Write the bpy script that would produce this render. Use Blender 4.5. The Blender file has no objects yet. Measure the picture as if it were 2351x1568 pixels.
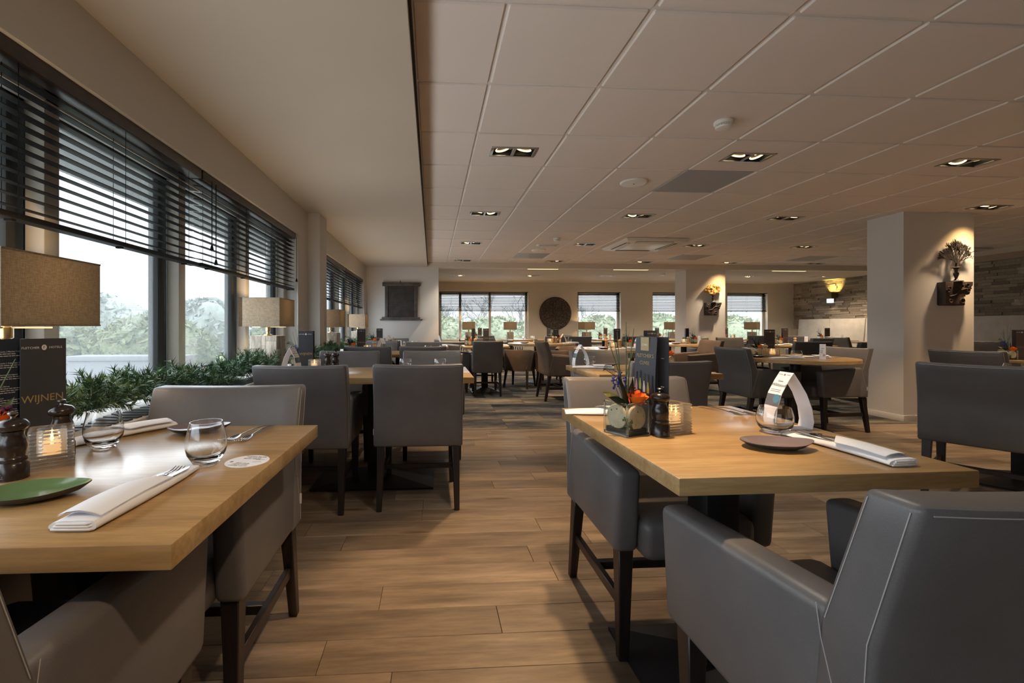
import bpy, bmesh, math, random
from mathutils import Vector, Matrix, Euler
PI = math.pi
R = math.radians
random.seed(7)
C = bpy.context.scene.collection
scene = bpy.context.scene

# ------------------------------------------------------------------ camera, sky, exposure
EYE = 1.066
cam_data = bpy.data.cameras.new('camera')
cam_data.sensor_width = 36.0
cam_data.lens = 36.0 * 1025.4 / 2351.0
cam_data.shift_x = (1175.5 - 1054.0) / 2351.0
cam_data.shift_y = -(784.0 - 750.0) / 2351.0
cam_data.clip_start = 0.02
cam_data.clip_end = 400
cam = bpy.data.objects.new('camera', cam_data)
C.objects.link(cam)
cam.location = (0, 0, EYE)
cam.rotation_euler = (PI / 2, 0, -0.0605)
scene.camera = cam

scene.view_settings.view_transform = 'Standard'
scene.view_settings.look = 'None'
scene.view_settings.gamma = 1.0
scene.view_settings.use_curve_mapping = False
scene.view_settings.exposure = 0.62
scene.cycles.max_bounces = 16
scene.cycles.diffuse_bounces = 8
scene.cycles.transparent_max_bounces = 24
scene.cycles.sample_clamp_indirect = 4.0
scene.cycles.use_denoising = True

SKY = 1.0           # overcast sky
LAMP_W = 38.0        # each ceiling spot
w = bpy.data.worlds.new('overcast_sky')
scene.world = w
w.use_nodes = True
nt = w.node_tree
nt.nodes.clear()
out = nt.nodes.new('ShaderNodeOutputWorld')
bg = nt.nodes.new('ShaderNodeBackground')
tc = nt.nodes.new('ShaderNodeTexCoord')
sep = nt.nodes.new('ShaderNodeSeparateXYZ')
# standard overcast sky: radiance rises smoothly as (1 + 2 sin(elevation)) from the horizon to the zenith
up = nt.nodes.new('ShaderNodeMath'); up.operation = 'MAXIMUM'; up.inputs[1].default_value = 0.0
gain = nt.nodes.new('ShaderNodeMath'); gain.operation = 'MULTIPLY_ADD'; gain.inputs[1].default_value = 2.0; gain.inputs[2].default_value = 1.0
scl = nt.nodes.new('ShaderNodeVectorMath'); scl.operation = 'SCALE'
scl.inputs[0].default_value = (0.84, 0.93, 1.02)
nt.links.new(tc.outputs['Generated'], sep.inputs[0])
nt.links.new(sep.outputs['Z'], up.inputs[0])
nt.links.new(up.outputs[0], gain.inputs[0])
nt.links.new(gain.outputs[0], scl.inputs['Scale'])
nt.links.new(scl.outputs[0], bg.inputs['Color'])
bg.inputs['Strength'].default_value = SKY
nt.links.new(bg.outputs[0], out.inputs['Surface'])

# daylight boost added beyond the sky: an unseen fill area light for each window bay
def window_fill_light(loc, rot, sx, sy, watts, col=(0.84, 0.93, 1.0)):
    l = bpy.data.lights.new('window_daylight', 'AREA'); l.shape = 'RECTANGLE'; l.size = sx; l.size_y = sy
    l.energy = watts; l.color = col
    o = bpy.data.objects.new('window_daylight', l); o.location = loc; o.rotation_euler = rot
    C.objects.link(o)
FILL_DAY = 4.1            # fill watts per square metre of window
window_fill_light((-1.325, 0.92, 1.10), (0, -PI / 2, 0), 0.62, 7.0, FILL_DAY * 7.7)
window_fill_light((-1.325, 6.92, 1.10), (0, -PI / 2, 0), 0.62, 3.5, FILL_DAY * 3.85)
for x0, x1 in ((.19, 2.62), (3.99, 5.21), (6.11, 7.33), (8.27, 9.45)):
    window_fill_light(((x0 + x1) / 2, 12.36, 1.34), (-PI / 2, 0, 0), x1 - x0 - .14, 1.2, FILL_DAY * 1.0 * (x1 - x0) * 1.2)

# ------------------------------------------------------------------ helpers: materials
def newmat(name):
    m = bpy.data.materials.new(name)
    m.use_nodes = True
    n = m.node_tree
    b = n.nodes['Principled BSDF']
    return m, n, b

def setb(b, col=None, rough=None, metal=None, spec=None):
    if col is not None: b.inputs['Base Color'].default_value = (*col, 1)
    if rough is not None: b.inputs['Roughness'].default_value = rough
    if metal is not None: b.inputs['Metallic'].default_value = metal
    if spec is not None: b.inputs['Specular IOR Level'].default_value = spec

def plain(name, col, rough=0.6, metal=0.0, spec=0.5):
    m, n, b = newmat(name)
    setb(b, col, rough, metal, spec)
    return m

def nodes_coord(n, scale=(1, 1, 1), rnd=False, kind='Object'):
    t = n.nodes.new('ShaderNodeTexCoord')
    mp = n.nodes.new('ShaderNodeMapping')
    mp.inputs['Scale'].default_value = scale
    n.links.new(t.outputs[kind], mp.inputs['Vector'])
    if rnd:
        oi = n.nodes.new('ShaderNodeObjectInfo')
        mul = n.nodes.new('ShaderNodeVectorMath'); mul.operation = 'SCALE'
        comb = n.nodes.new('ShaderNodeCombineXYZ')
        for i in range(3): n.links.new(oi.outputs['Random'], comb.inputs[i])
        n.links.new(comb.outputs[0], mul.inputs[0]); mul.inputs['Scale'].default_value = 37.0
        n.links.new(mul.outputs[0], mp.inputs['Location'])
    return mp

def noise(n, mp, scale, detail=4, rough=0.55):
    t = n.nodes.new('ShaderNodeTexNoise')
    t.inputs['Scale'].default_value = scale
    t.inputs['Detail'].default_value = detail
    t.inputs['Roughness'].default_value = rough
    n.links.new(mp.outputs[0], t.inputs['Vector'])
    return t

def cramp(n, src, stops):
    r = n.nodes.new('ShaderNodeValToRGB')
    e = r.color_ramp.elements
    while len(e) < len(stops): e.new(0.5)
    for el, (p, c) in zip(e, stops):
        el.position = p; el.color = (*c, 1)
    n.links.new(src, r.inputs[0])
    return r

def mixc(n, a, b, fac, mode='MIX'):
    x = n.nodes.new('ShaderNodeMix'); x.data_type = 'RGBA'; x.blend_type = mode
    for sock, v in ((x.inputs[0], fac), (x.inputs[6], a), (x.inputs[7], b)):
        if isinstance(v, bpy.types.NodeSocket): n.links.new(v, sock)
        elif isinstance(v, (int, float)): sock.default_value = v
        else: sock.default_value = (*v, 1)
    return x.outputs[2]

def bump(n, b, src, strength=0.2, dist=0.002):
    bp = n.nodes.new('ShaderNodeBump')
    bp.inputs['Strength'].default_value = strength
    bp.inputs['Distance'].default_value = dist
    n.links.new(src, bp.inputs['Height'])
    n.links.new(bp.outputs[0], b.inputs['Normal'])

def wood(name, lo, mid, hi, stretch=(3, 22, 22), rough=0.4, rnd=True, var=0.12, bmp=0.15, knots=False, spec=0.5, coat=0.0):
    m, n, b = newmat(name)
    mp = nodes_coord(n, stretch, rnd)
    big = noise(n, mp, 1.0, 5, 0.6)
    mp2 = nodes_coord(n, tuple(s * 3.2 for s in stretch), rnd)
    fine = noise(n, mp2, 1.6, 6, 0.7)
    r = cramp(n, big.outputs['Fac'], [(0.28, lo), (0.5, mid), (0.72, hi)])
    fr = cramp(n, fine.outputs['Fac'], [(0.35, (0.72, 0.72, 0.72)), (0.6, (1.06, 1.06, 1.06))])
    col = mixc(n, r.outputs[0], fr.outputs[0], 0.75, 'MULTIPLY')
    if knots:
        mk_ = nodes_coord(n, (1.3, 5.2, 5.2), rnd)
        v = n.nodes.new('ShaderNodeTexVoronoi'); v.inputs['Scale'].default_value = 1.0
        n.links.new(mk_.outputs[0], v.inputs['Vector'])
        kr = cramp(n, v.outputs['Distance'], [(0.03, (0.32, 0.22, 0.16)), (0.075, (0.55, 0.45, 0.36)), (0.13, (1, 1, 1))])
        col = mixc(n, col, kr.outputs[0], 0.8, 'MULTIPLY')
    if rnd:
        oi = n.nodes.new('ShaderNodeObjectInfo')
        vr = cramp(n, oi.outputs['Random'], [(0.0, (1 - var,) * 3), (1.0, (1 + var,) * 3)])
        col = mixc(n, col, vr.outputs[0], 1.0, 'MULTIPLY')
    n.links.new(col, b.inputs['Base Color'])
    setb(b, None, rough, 0, spec)
    if coat: b.inputs['Coat Weight'].default_value = coat; b.inputs['Coat Roughness'].default_value = 0.16
    bump(n, b, fine.outputs['Fac'], bmp, 0.001)
    return m

def leather(name, col, rough=0.42, weave=900, spec=0.5):
    m, n, b = newmat(name)
    mp = nodes_coord(n, (weave, weave, weave * 0.45), False)
    t = noise(n, mp, 1.0, 2, 0.5)
    mp2 = nodes_coord(n, (3, 3, 3), True)
    t2 = noise(n, mp2, 1.5, 4, 0.6)
    r = cramp(n, t2.outputs['Fac'], [(0.3, tuple(c * 0.86 for c in col)), (0.7, tuple(c * 1.12 for c in col))])
    fr = cramp(n, t.outputs['Fac'], [(0.3, (0.84,) * 3), (0.7, (1.1,) * 3)])
    n.links.new(mixc(n, r.outputs[0], fr.outputs[0], 0.8, 'MULTIPLY'), b.inputs['Base Color'])
    setb(b, None, rough, 0, spec)
    bump(n, b, t.outputs['Fac'], 0.25, 0.0006)
    return m

def paint(name, col, rough=0.85, grain=0.05, sc=220):
    m, n, b = newmat(name)
    mp = nodes_coord(n, (1, 1, 1), False)
    t = noise(n, mp, sc, 3, 0.6)
    t2 = noise(n, mp, 0.9, 3, 0.5)
    r = cramp(n, t2.outputs['Fac'], [(0.3, tuple(c * 0.96 for c in col)), (0.7, tuple(c * 1.03 for c in col))])
    n.links.new(r.outputs[0], b.inputs['Base Color'])
    setb(b, None, rough, 0, 0.25)
    bump(n, b, t.outputs['Fac'], grain, 0.001)
    return m

def emit(name, col, s):
    m = bpy.data.materials.new(name); m.use_nodes = True
    n = m.node_tree; n.nodes.clear()
    o = n.nodes.new('ShaderNodeOutputMaterial'); e = n.nodes.new('ShaderNodeEmission')
    e.inputs[0].default_value = (*col, 1); e.inputs[1].default_value = s
    n.links.new(e.outputs[0], o.inputs[0])
    return m

def glass(name, col=(1, 1, 1), rough=0.0, ior=1.45):
    m = bpy.data.materials.new(name); m.use_nodes = True
    n = m.node_tree; n.nodes.clear()
    o = n.nodes.new('ShaderNodeOutputMaterial'); g = n.nodes.new('ShaderNodeBsdfGlass')
    g.inputs['Color'].default_value = (*col, 1); g.inputs['Roughness'].default_value = rough; g.inputs['IOR'].default_value = ior
    n.links.new(g.outputs[0], o.inputs[0])
    return m

def thin_glass(name, film=0.0, tint=(1, 1, 1), speck=False, refl=1.0):
    m = bpy.data.materials.new(name); m.use_nodes = True
    n = m.node_tree; n.nodes.clear()
    o = n.nodes.new('ShaderNodeOutputMaterial')
    tr = n.nodes.new('ShaderNodeBsdfTransparent'); tr.inputs[0].default_value = (*tint, 1)
    gl = n.nodes.new('ShaderNodeBsdfGlossy'); gl.inputs['Roughness'].default_value = 0.02
    lw = n.nodes.new('ShaderNodeLayerWeight'); lw.inputs['Blend'].default_value = 0.5
    pw = n.nodes.new('ShaderNodeMath'); pw.operation = 'POWER'; pw.inputs[1].default_value = 5.0
    n.links.new(lw.outputs['Facing'], pw.inputs[0])
    fr = n.nodes.new('ShaderNodeMath'); fr.operation = 'MULTIPLY_ADD'; fr.inputs[1].default_value = 0.8; fr.inputs[2].default_value = 0.035
    n.links.new(pw.outputs[0], fr.inputs[0])
    base = tr.outputs[0]
    if film > 0:
        tl = n.nodes.new('ShaderNodeBsdfTranslucent'); tl.inputs[0].default_value = (0.93, 0.96, 1.0, 1)
        mx = n.nodes.new('ShaderNodeMixShader')
        if speck:
            mp = nodes_coord(n, (1, 1, 1))
            t = noise(n, mp, 190, 2, 0.7)
            r = cramp(n, t.outputs['Fac'], [(0.42, (film * 0.65,) * 3), (0.68, (min(1, film * 1.9),) * 3)])
            n.links.new(r.outputs[0], mx.inputs[0])
        else: mx.inputs[0].default_value = film
        n.links.new(tr.outputs[0], mx.inputs[1]); n.links.new(tl.outputs[0], mx.inputs[2])
        base = mx.outputs[0]
    m2 = n.nodes.new('ShaderNodeMixShader')
    n.links.new(fr.outputs['Value'], m2.inputs[0])
    n.links.new(base, m2.inputs[1]); n.links.new(gl.outputs[0], m2.inputs[2])
    n.links.new(m2.outputs[0], o.inputs[0])
    return m

def cloth(name, col, trans=0.35, sc=420):
    m = bpy.data.materials.new(name); m.use_nodes = True
    n = m.node_tree; n.nodes.clear()
    o = n.nodes.new('ShaderNodeOutputMaterial')
    d = n.nodes.new('ShaderNodeBsdfDiffuse'); t = n.nodes.new('ShaderNodeBsdfTranslucent'); mx = n.nodes.new('ShaderNodeMixShader')
    mp = nodes_coord(n, (sc * 0.12, sc * 0.12, sc), False); a = noise(n, mp, 1, 3, 0.6)
    mp2 = nodes_coord(n, (sc, sc, sc * 0.12), False); b2 = noise(n, mp2, 1, 3, 0.6)
    ad = n.nodes.new('ShaderNodeMath'); ad.operation = 'ADD'
    n.links.new(a.outputs['Fac'], ad.inputs[0]); n.links.new(b2.outputs['Fac'], ad.inputs[1])
    r = cramp(n, ad.outputs[0], [(0.75, tuple(c * 0.55 for c in col)), (1.0, col), ])
    r2 = n.nodes.new('ShaderNodeMapRange'); r2.inputs[1].default_value = 0.8; r2.inputs[2].default_value = 1.2
    n.links.new(ad.outputs[0], r2.inputs[0])
    rr = cramp(n, r2.outputs[0], [(0.2, tuple(c * 0.80 for c in col)), (0.8, tuple(c * 1.12 for c in col))])
    n.links.new(rr.outputs[0], d.inputs[0]); n.links.new(rr.outputs[0], t.inputs[0])
    mx.inputs[0].default_value = trans
    n.links.new(d.outputs[0], mx.inputs[1]); n.links.new(t.outputs[0], mx.inputs[2])
    n.links.new(mx.outputs[0], o.inputs[0])
    return m

M = {}
M['white_wall'] = paint('white_wall', (0.60, 0.57, 0.54))
M['cream_wall'] = paint('cream_wall', (0.60, 0.54, 0.45))
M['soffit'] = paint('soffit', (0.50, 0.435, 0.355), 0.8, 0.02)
M['tile'] = paint('ceiling_tile', (0.74, 0.67, 0.615), 0.9, 0.12, 500)
M['bar'] = plain('grid_bar', (0.72, 0.68, 0.64), 0.5)
M['black'] = plain('black_gap', (0.012, 0.011, 0.011), 0.7)
M['vent'] = paint('vent_metal', (0.34, 0.34, 0.35), 0.5, 0.02)
M['ac'] = plain('ac_plastic', (0.66, 0.62, 0.56), 0.45)
M['plastic'] = plain('white_plastic', (0.78, 0.75, 0.70), 0.4)
M['plank'] = wood('floor_plank', (0.10, 0.07, 0.047), (0.185, 0.134, 0.09), (0.275, 0.205, 0.14), (1.6, 13, 13), 0.42, True, 0.16, 0.12, True, 0.4)
M['oak'] = wood('oak_top', (0.33, 0.20, 0.082), (0.43, 0.272, 0.118), (0.50, 0.335, 0.155), (1.5, 16, 16), 0.3, True, 0.04, 0.10, False, 0.5, 0.28)
M['dark_wood'] = wood('dark_leg', (0.012, 0.009, 0.009), (0.02, 0.014, 0.013), (0.035, 0.022, 0.019), (30, 30, 3), 0.38, True, 0.1, 0.05)
M['black_metal'] = plain('black_metal', (0.016, 0.015, 0.017), 0.45, 0.3)
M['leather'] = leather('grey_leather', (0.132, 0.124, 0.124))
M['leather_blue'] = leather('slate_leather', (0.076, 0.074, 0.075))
M['suede'] = leather('brown_suede', (0.115, 0.082, 0.063), 0.75, 500, 0.2)
M['stitch'] = plain('stitching', (0.40, 0.38, 0.36), 0.7)
M['tag'] = plain('tag', (0.6, 0.6, 0.6), 0.6)
M['carpet'] = None
def carpet():
    m, n, b = newmat('carpet')
    mp = nodes_coord(n, (1.0, 3.2, 1.0), True)
    a = noise(n, mp, 0.9, 5, 0.62)
    mp2 = nodes_coord(n, (1, 1, 1), True)
    f = noise(n, mp2, 160, 3, 0.7)
    mid = noise(n, nodes_coord(n, (4, 9, 4), True), 1.5, 6, 0.75)
    r = cramp(n, a.outputs['Fac'], [(0.34, (0.020, 0.022, 0.028)), (0.46, (0.068, 0.069, 0.073)), (0.55, (0.125, 0.112, 0.095)), (0.66, (0.225, 0.19, 0.14))])
    r2 = cramp(n, mid.outputs['Fac'], [(0.38, (0.6,) * 3), (0.62, (1.2,) * 3)])
    r3 = cramp(n, f.outputs['Fac'], [(0.3, (0.7,) * 3), (0.7, (1.25,) * 3)])
    c = mixc(n, r.outputs[0], r2.outputs[0], 0.7, 'MULTIPLY')
    c = mixc(n, c, r3.outputs[0], 0.8, 'MULTIPLY')
    n.links.new(c, b.inputs['Base Color']); setb(b, None, 0.95, 0, 0.1)
    bump(n, b, f.outputs['Fac'], 0.6, 0.004)
    return m
M['carpet'] = carpet()
M['frame_white'] = plain('frame_white', (0.70, 0.66, 0.60), 0.45)
M['frame_dark'] = plain('frame_dark', (0.045, 0.052, 0.06), 0.4)
M['blind'] = plain('blind_slat', (0.010, 0.010, 0.012), 0.55, 0, 0.15)
M['valance'] = wood('valance', (0.022, 0.015, 0.013), (0.032, 0.022, 0.019), (0.045, 0.03, 0.025), (20, 2, 30), 0.35, False, 0)
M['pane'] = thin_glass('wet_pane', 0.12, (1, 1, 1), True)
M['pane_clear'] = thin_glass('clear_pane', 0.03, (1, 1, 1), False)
M['linen'] = cloth('linen_shade', (0.35, 0.29, 0.215), 0.38)
M['brass'] = plain('brass', (0.55, 0.42, 0.22), 0.3, 1.0)
M['steel'] = plain('steel', (0.62, 0.60, 0.57), 0.18, 1.0)
M['pewter'] = plain('pewter', (0.28, 0.25, 0.21), 0.3, 1.0)
M['chrome'] = plain('brushed_frame', (0.42, 0.41, 0.40), 0.35, 0.9)
M['driftwood'] = wood('driftwood', (0.16, 0.125, 0.095), (0.34, 0.29, 0.235), (0.50, 0.45, 0.385), (34, 34, 5), 0.6, True, 0.3, 0.3)
M['needle'] = None
def needles():
    m, n, b = newmat('pine_needle')
    t = noise(n, nodes_coord(n, (1, 1, 1)), 14, 3, 0.6)
    r = cramp(n, t.outputs['Fac'], [(0.3, (0.016, 0.05, 0.026)), (0.5, (0.04, 0.105, 0.045)), (0.72, (0.11, 0.19, 0.065))])
    n.links.new(r.outputs[0], b.inputs['Base Color']); setb(b, None, 0.4, 0, 0.5)
    return m
M['needle'] = needles()
M['navy'] = paint('menu_navy', (0.052, 0.055, 0.066), 0.5, 0.01)
M['navy2'] = paint('menu_inside', (0.028, 0.036, 0.050), 0.45, 0.01)
M['brown_menu'] = paint('menu_brown', (0.060, 0.044, 0.042), 0.5, 0.01)
M['print_white'] = plain('print_white', (0.72, 0.72, 0.72), 0.6)
M['print_gold'] = plain('print_gold', (0.40, 0.30, 0.12), 0.4)
M['print_grey'] = plain('print_grey', (0.12, 0.12, 0.14), 0.6)
M['print_blue'] = plain('print_blue', (0.08, 0.22, 0.32), 0.6)
M['print_red'] = plain('print_red', (0.30, 0.03, 0.03), 0.5)
M['print_green'] = plain('print_bottle', (0.36, 0.38, 0.06), 0.5)
M['print_pink'] = plain('print_pink', (0.55, 0.22, 0.2), 0.5)
M['paper'] = plain('white_paper', (0.82, 0.82, 0.86), 0.6)
M['linen_white'] = paint('napkin_cloth', (0.80, 0.81, 0.85), 0.9, 0.15, 900)
M['mill'] = wood('dark_mill', (0.012, 0.008, 0.007), (0.02, 0.013, 0.011), (0.035, 0.021, 0.016), (20, 20, 3), 0.22, False, 0, 0.03, False, 0.5)
M['mill_light'] = wood('pale_mill', (0.36, 0.22, 0.10), (0.47, 0.30, 0.15), (0.55, 0.38, 0.2), (20, 20, 3), 0.35, False, 0, 0.05)
M['glass'] = glass('drinking_glass')
M['holder_glass'] = glass('holder_glass', (0.98, 0.99, 1.0), 0.02)
def frost(m, f):
    n = m.node_tree; o = n.nodes['Material Output'] if 'Material Output' in n.nodes else [q for q in n.nodes if q.type == 'OUTPUT_MATERIAL'][0]
    g = [q for q in n.nodes if q.type == 'BSDF_GLASS'][0]
    t = n.nodes.new('ShaderNodeBsdfTranslucent'); t.inputs[0].default_value = (0.95, 0.95, 0.95, 1)
    d = n.nodes.new('ShaderNodeBsdfTransparent'); a = n.nodes.new('ShaderNodeMixShader'); b = n.nodes.new('ShaderNodeMixShader')
    a.inputs[0].default_value = 0.5; n.links.new(t.outputs[0], a.inputs[1]); n.links.new(d.outputs[0], a.inputs[2])
    b.inputs[0].default_value = f; n.links.new(g.outputs[0], b.inputs[1]); n.links.new(a.outputs[0], b.inputs[2])
    n.links.new(b.outputs[0], o.inputs['Surface'])
frost(M['holder_glass'], 0.24)
M['vase_glass'] = thin_glass('vase_glass', 0.07, (0.95, 0.98, 0.965))
M['wax'] = None
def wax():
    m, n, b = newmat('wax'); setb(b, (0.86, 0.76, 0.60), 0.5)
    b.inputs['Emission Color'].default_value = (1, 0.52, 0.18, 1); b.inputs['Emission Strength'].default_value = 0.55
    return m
M['wax'] = wax()
M['flame'] = emit('flame', (1.0, 0.58, 0.16), 14)
M['plate_purple'] = paint('plum_glaze', (0.19, 0.15, 0.165), 0.16, 0.02, 30)
M['plate_green'] = paint('green_glaze', (0.115, 0.185, 0.075), 0.16, 0.05, 40)
M['plate_under'] = plain('plate_underside', (0.035, 0.03, 0.027), 0.5)
M['bark_face'] = wood('birch_slice', (0.56, 0.44, 0.29), (0.66, 0.53, 0.37), (0.74, 0.62, 0.45), (9, 9, 9), 0.7, True, 0.06)
M['moss'] = plain('moss', (0.055, 0.105, 0.035), 0.9)
M['leaf_dark'] = plain('leaf_dark', (0.018, 0.035, 0.02), 0.4)
M['leaf_yellow'] = plain('leaf_yellow', (0.42, 0.38, 0.12), 0.5)
M['stem'] = plain('stem', (0.10, 0.15, 0.06), 0.5)
M['rose'] = plain('orange_rose', (0.85, 0.19, 0.02), 0.6)
M['lavender'] = plain('blue_flower', (0.06, 0.06, 0.27), 0.7)
M['plum_flower'] = plain('plum_flower', (0.10, 0.025, 0.07), 0.7)
M['soil'] = plain('soil', (0.05, 0.035, 0.025), 0.95)
M['carved'] = wood('carved_wood', (0.020, 0.012, 0.010), (0.038, 0.024, 0.019), (0.075, 0.05, 0.038), (9, 9, 9), 0.5, False, 0, 0.5)
M['old_wood'] = wood('old_wood', (0.038, 0.032, 0.030), (0.062, 0.053, 0.051), (0.10, 0.085, 0.076), (8, 8, 8), 0.6, False, 0, 0.4)
M['disc'] = plain('disc_bronze', (0.055, 0.042, 0.034), 0.4, 0.3)
M['disc_knob'] = None
M['coral_yellow'] = plain('yellow_coral', (0.62, 0.36, 0.10), 0.8)
M['coral_dark'] = plain('dark_coral', (0.022, 0.014, 0.008), 0.7)
M['lamp_ring'] = emit('lamp_ring', (1.0, 0.70, 0.32), 2.2)
M['lamp_core'] = emit('lamp_core', (1.0, 0.80, 0.5), 2.5)
M['reflector'] = plain('reflector', (0.26, 0.22, 0.16), 0.3, 0.8)
M['strip'] = emit('strip_light', (1.0, 0.68, 0.34), 1.6)  # glow that imitates a reflected patch of light
M['bulb'] = emit('bulb', (1.0, 0.72, 0.38), 6.0)
M['upholstery'] = leather('cream_upholstery', (0.52, 0.48, 0.42), 0.6, 500, 0.3)
M['sconce'] = plain('sconce_metal', (0.16, 0.12, 0.05), 0.4, 0.7)
M['sconce_glass'] = emit('sconce_glass', (0.75, 0.85, 0.95), 0.9)
def stone():
    m, n, b = newmat('ledge_stone')
    mp = nodes_coord(n, (1, 1, 1), True)
    a = noise(n, mp, 9, 6, 0.7); f = noise(n, mp, 60, 4, 0.7)
    oi = n.nodes.new('ShaderNodeObjectInfo')
    r = cramp(n, a.outputs['Fac'], [(0.3, (0.20, 0.16, 0.12)), (0.55, (0.37, 0.31, 0.24)), (0.75, (0.47, 0.41, 0.33))])
    v = cramp(n, oi.outputs['Random'], [(0, (0.55,) * 3), (0.5, (0.95,) * 3), (1, (1.2,) * 3)])
    n.links.new(mixc(n, r.outputs[0], v.outputs[0], 1, 'MULTIPLY'), b.inputs['Base Color']); setb(b, None, 0.9, 0, 0.2)
    bump(n, b, f.outputs['Fac'], 0.7, 0.01)
    return m
M['stone'] = stone()
M['radiator'] = plain('radiator_white', (0.55, 0.53, 0.5), 0.4)
def foliage(name, a, b_, c, sc=9):
    m, n, b = newmat(name)
    t = noise(n, nodes_coord(n, (1, 1, 1)), sc, 6, 0.75)
    r = cramp(n, t.outputs['Fac'], [(0.3, a), (0.5, b_), (0.7, c)])
    n.links.new(r.outputs[0], b.inputs['Base Color']); setb(b, None, 0.9, 0, 0.1)
    return m
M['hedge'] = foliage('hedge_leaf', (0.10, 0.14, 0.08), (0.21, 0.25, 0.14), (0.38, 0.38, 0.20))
M['disc_knob'] = foliage('disc_scale', (0.03, 0.02, 0.015), (0.10, 0.075, 0.058), (0.62, 0.52, 0.44), 38)  # bright noise spots paint highlights onto the scales
M['disc_knob'].node_tree.nodes['Principled BSDF'].inputs['Roughness'].default_value = 0.3
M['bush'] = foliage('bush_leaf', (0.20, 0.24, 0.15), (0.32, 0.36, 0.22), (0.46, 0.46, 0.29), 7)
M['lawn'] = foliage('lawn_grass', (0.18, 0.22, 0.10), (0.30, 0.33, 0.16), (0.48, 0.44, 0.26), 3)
M['mist'] = foliage('misty_leaf', (0.24, 0.28, 0.26), (0.36, 0.40, 0.37), (0.48, 0.52, 0.47), 1.2)  # distance haze is put into these pale leaf colours
M['twig'] = plain('bare_twig', (0.30, 0.29, 0.28), 0.9)
M['terrace'] = paint('terrace_stone', (0.30, 0.31, 0.33), 0.9, 0.3, 60)
M['paving'] = paint('pale_paving', (0.68, 0.67, 0.64), 0.9, 0.2, 60)  # unseen ground, made pale to bounce skylight up to the ceiling
M['render_grey'] = paint('render_grey', (0.60, 0.61, 0.61), 0.9)
M['eave'] = plain('eave_dark', (0.10, 0.11, 0.12), 0.7)

# ------------------------------------------------------------------ helpers: geometry
KIDS = {}
def link(o, parent=None):
    C.objects.link(o)
    if parent is not None:
        o.parent = parent
        KIDS.setdefault(parent.name, []).append(o)
    return o

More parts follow.
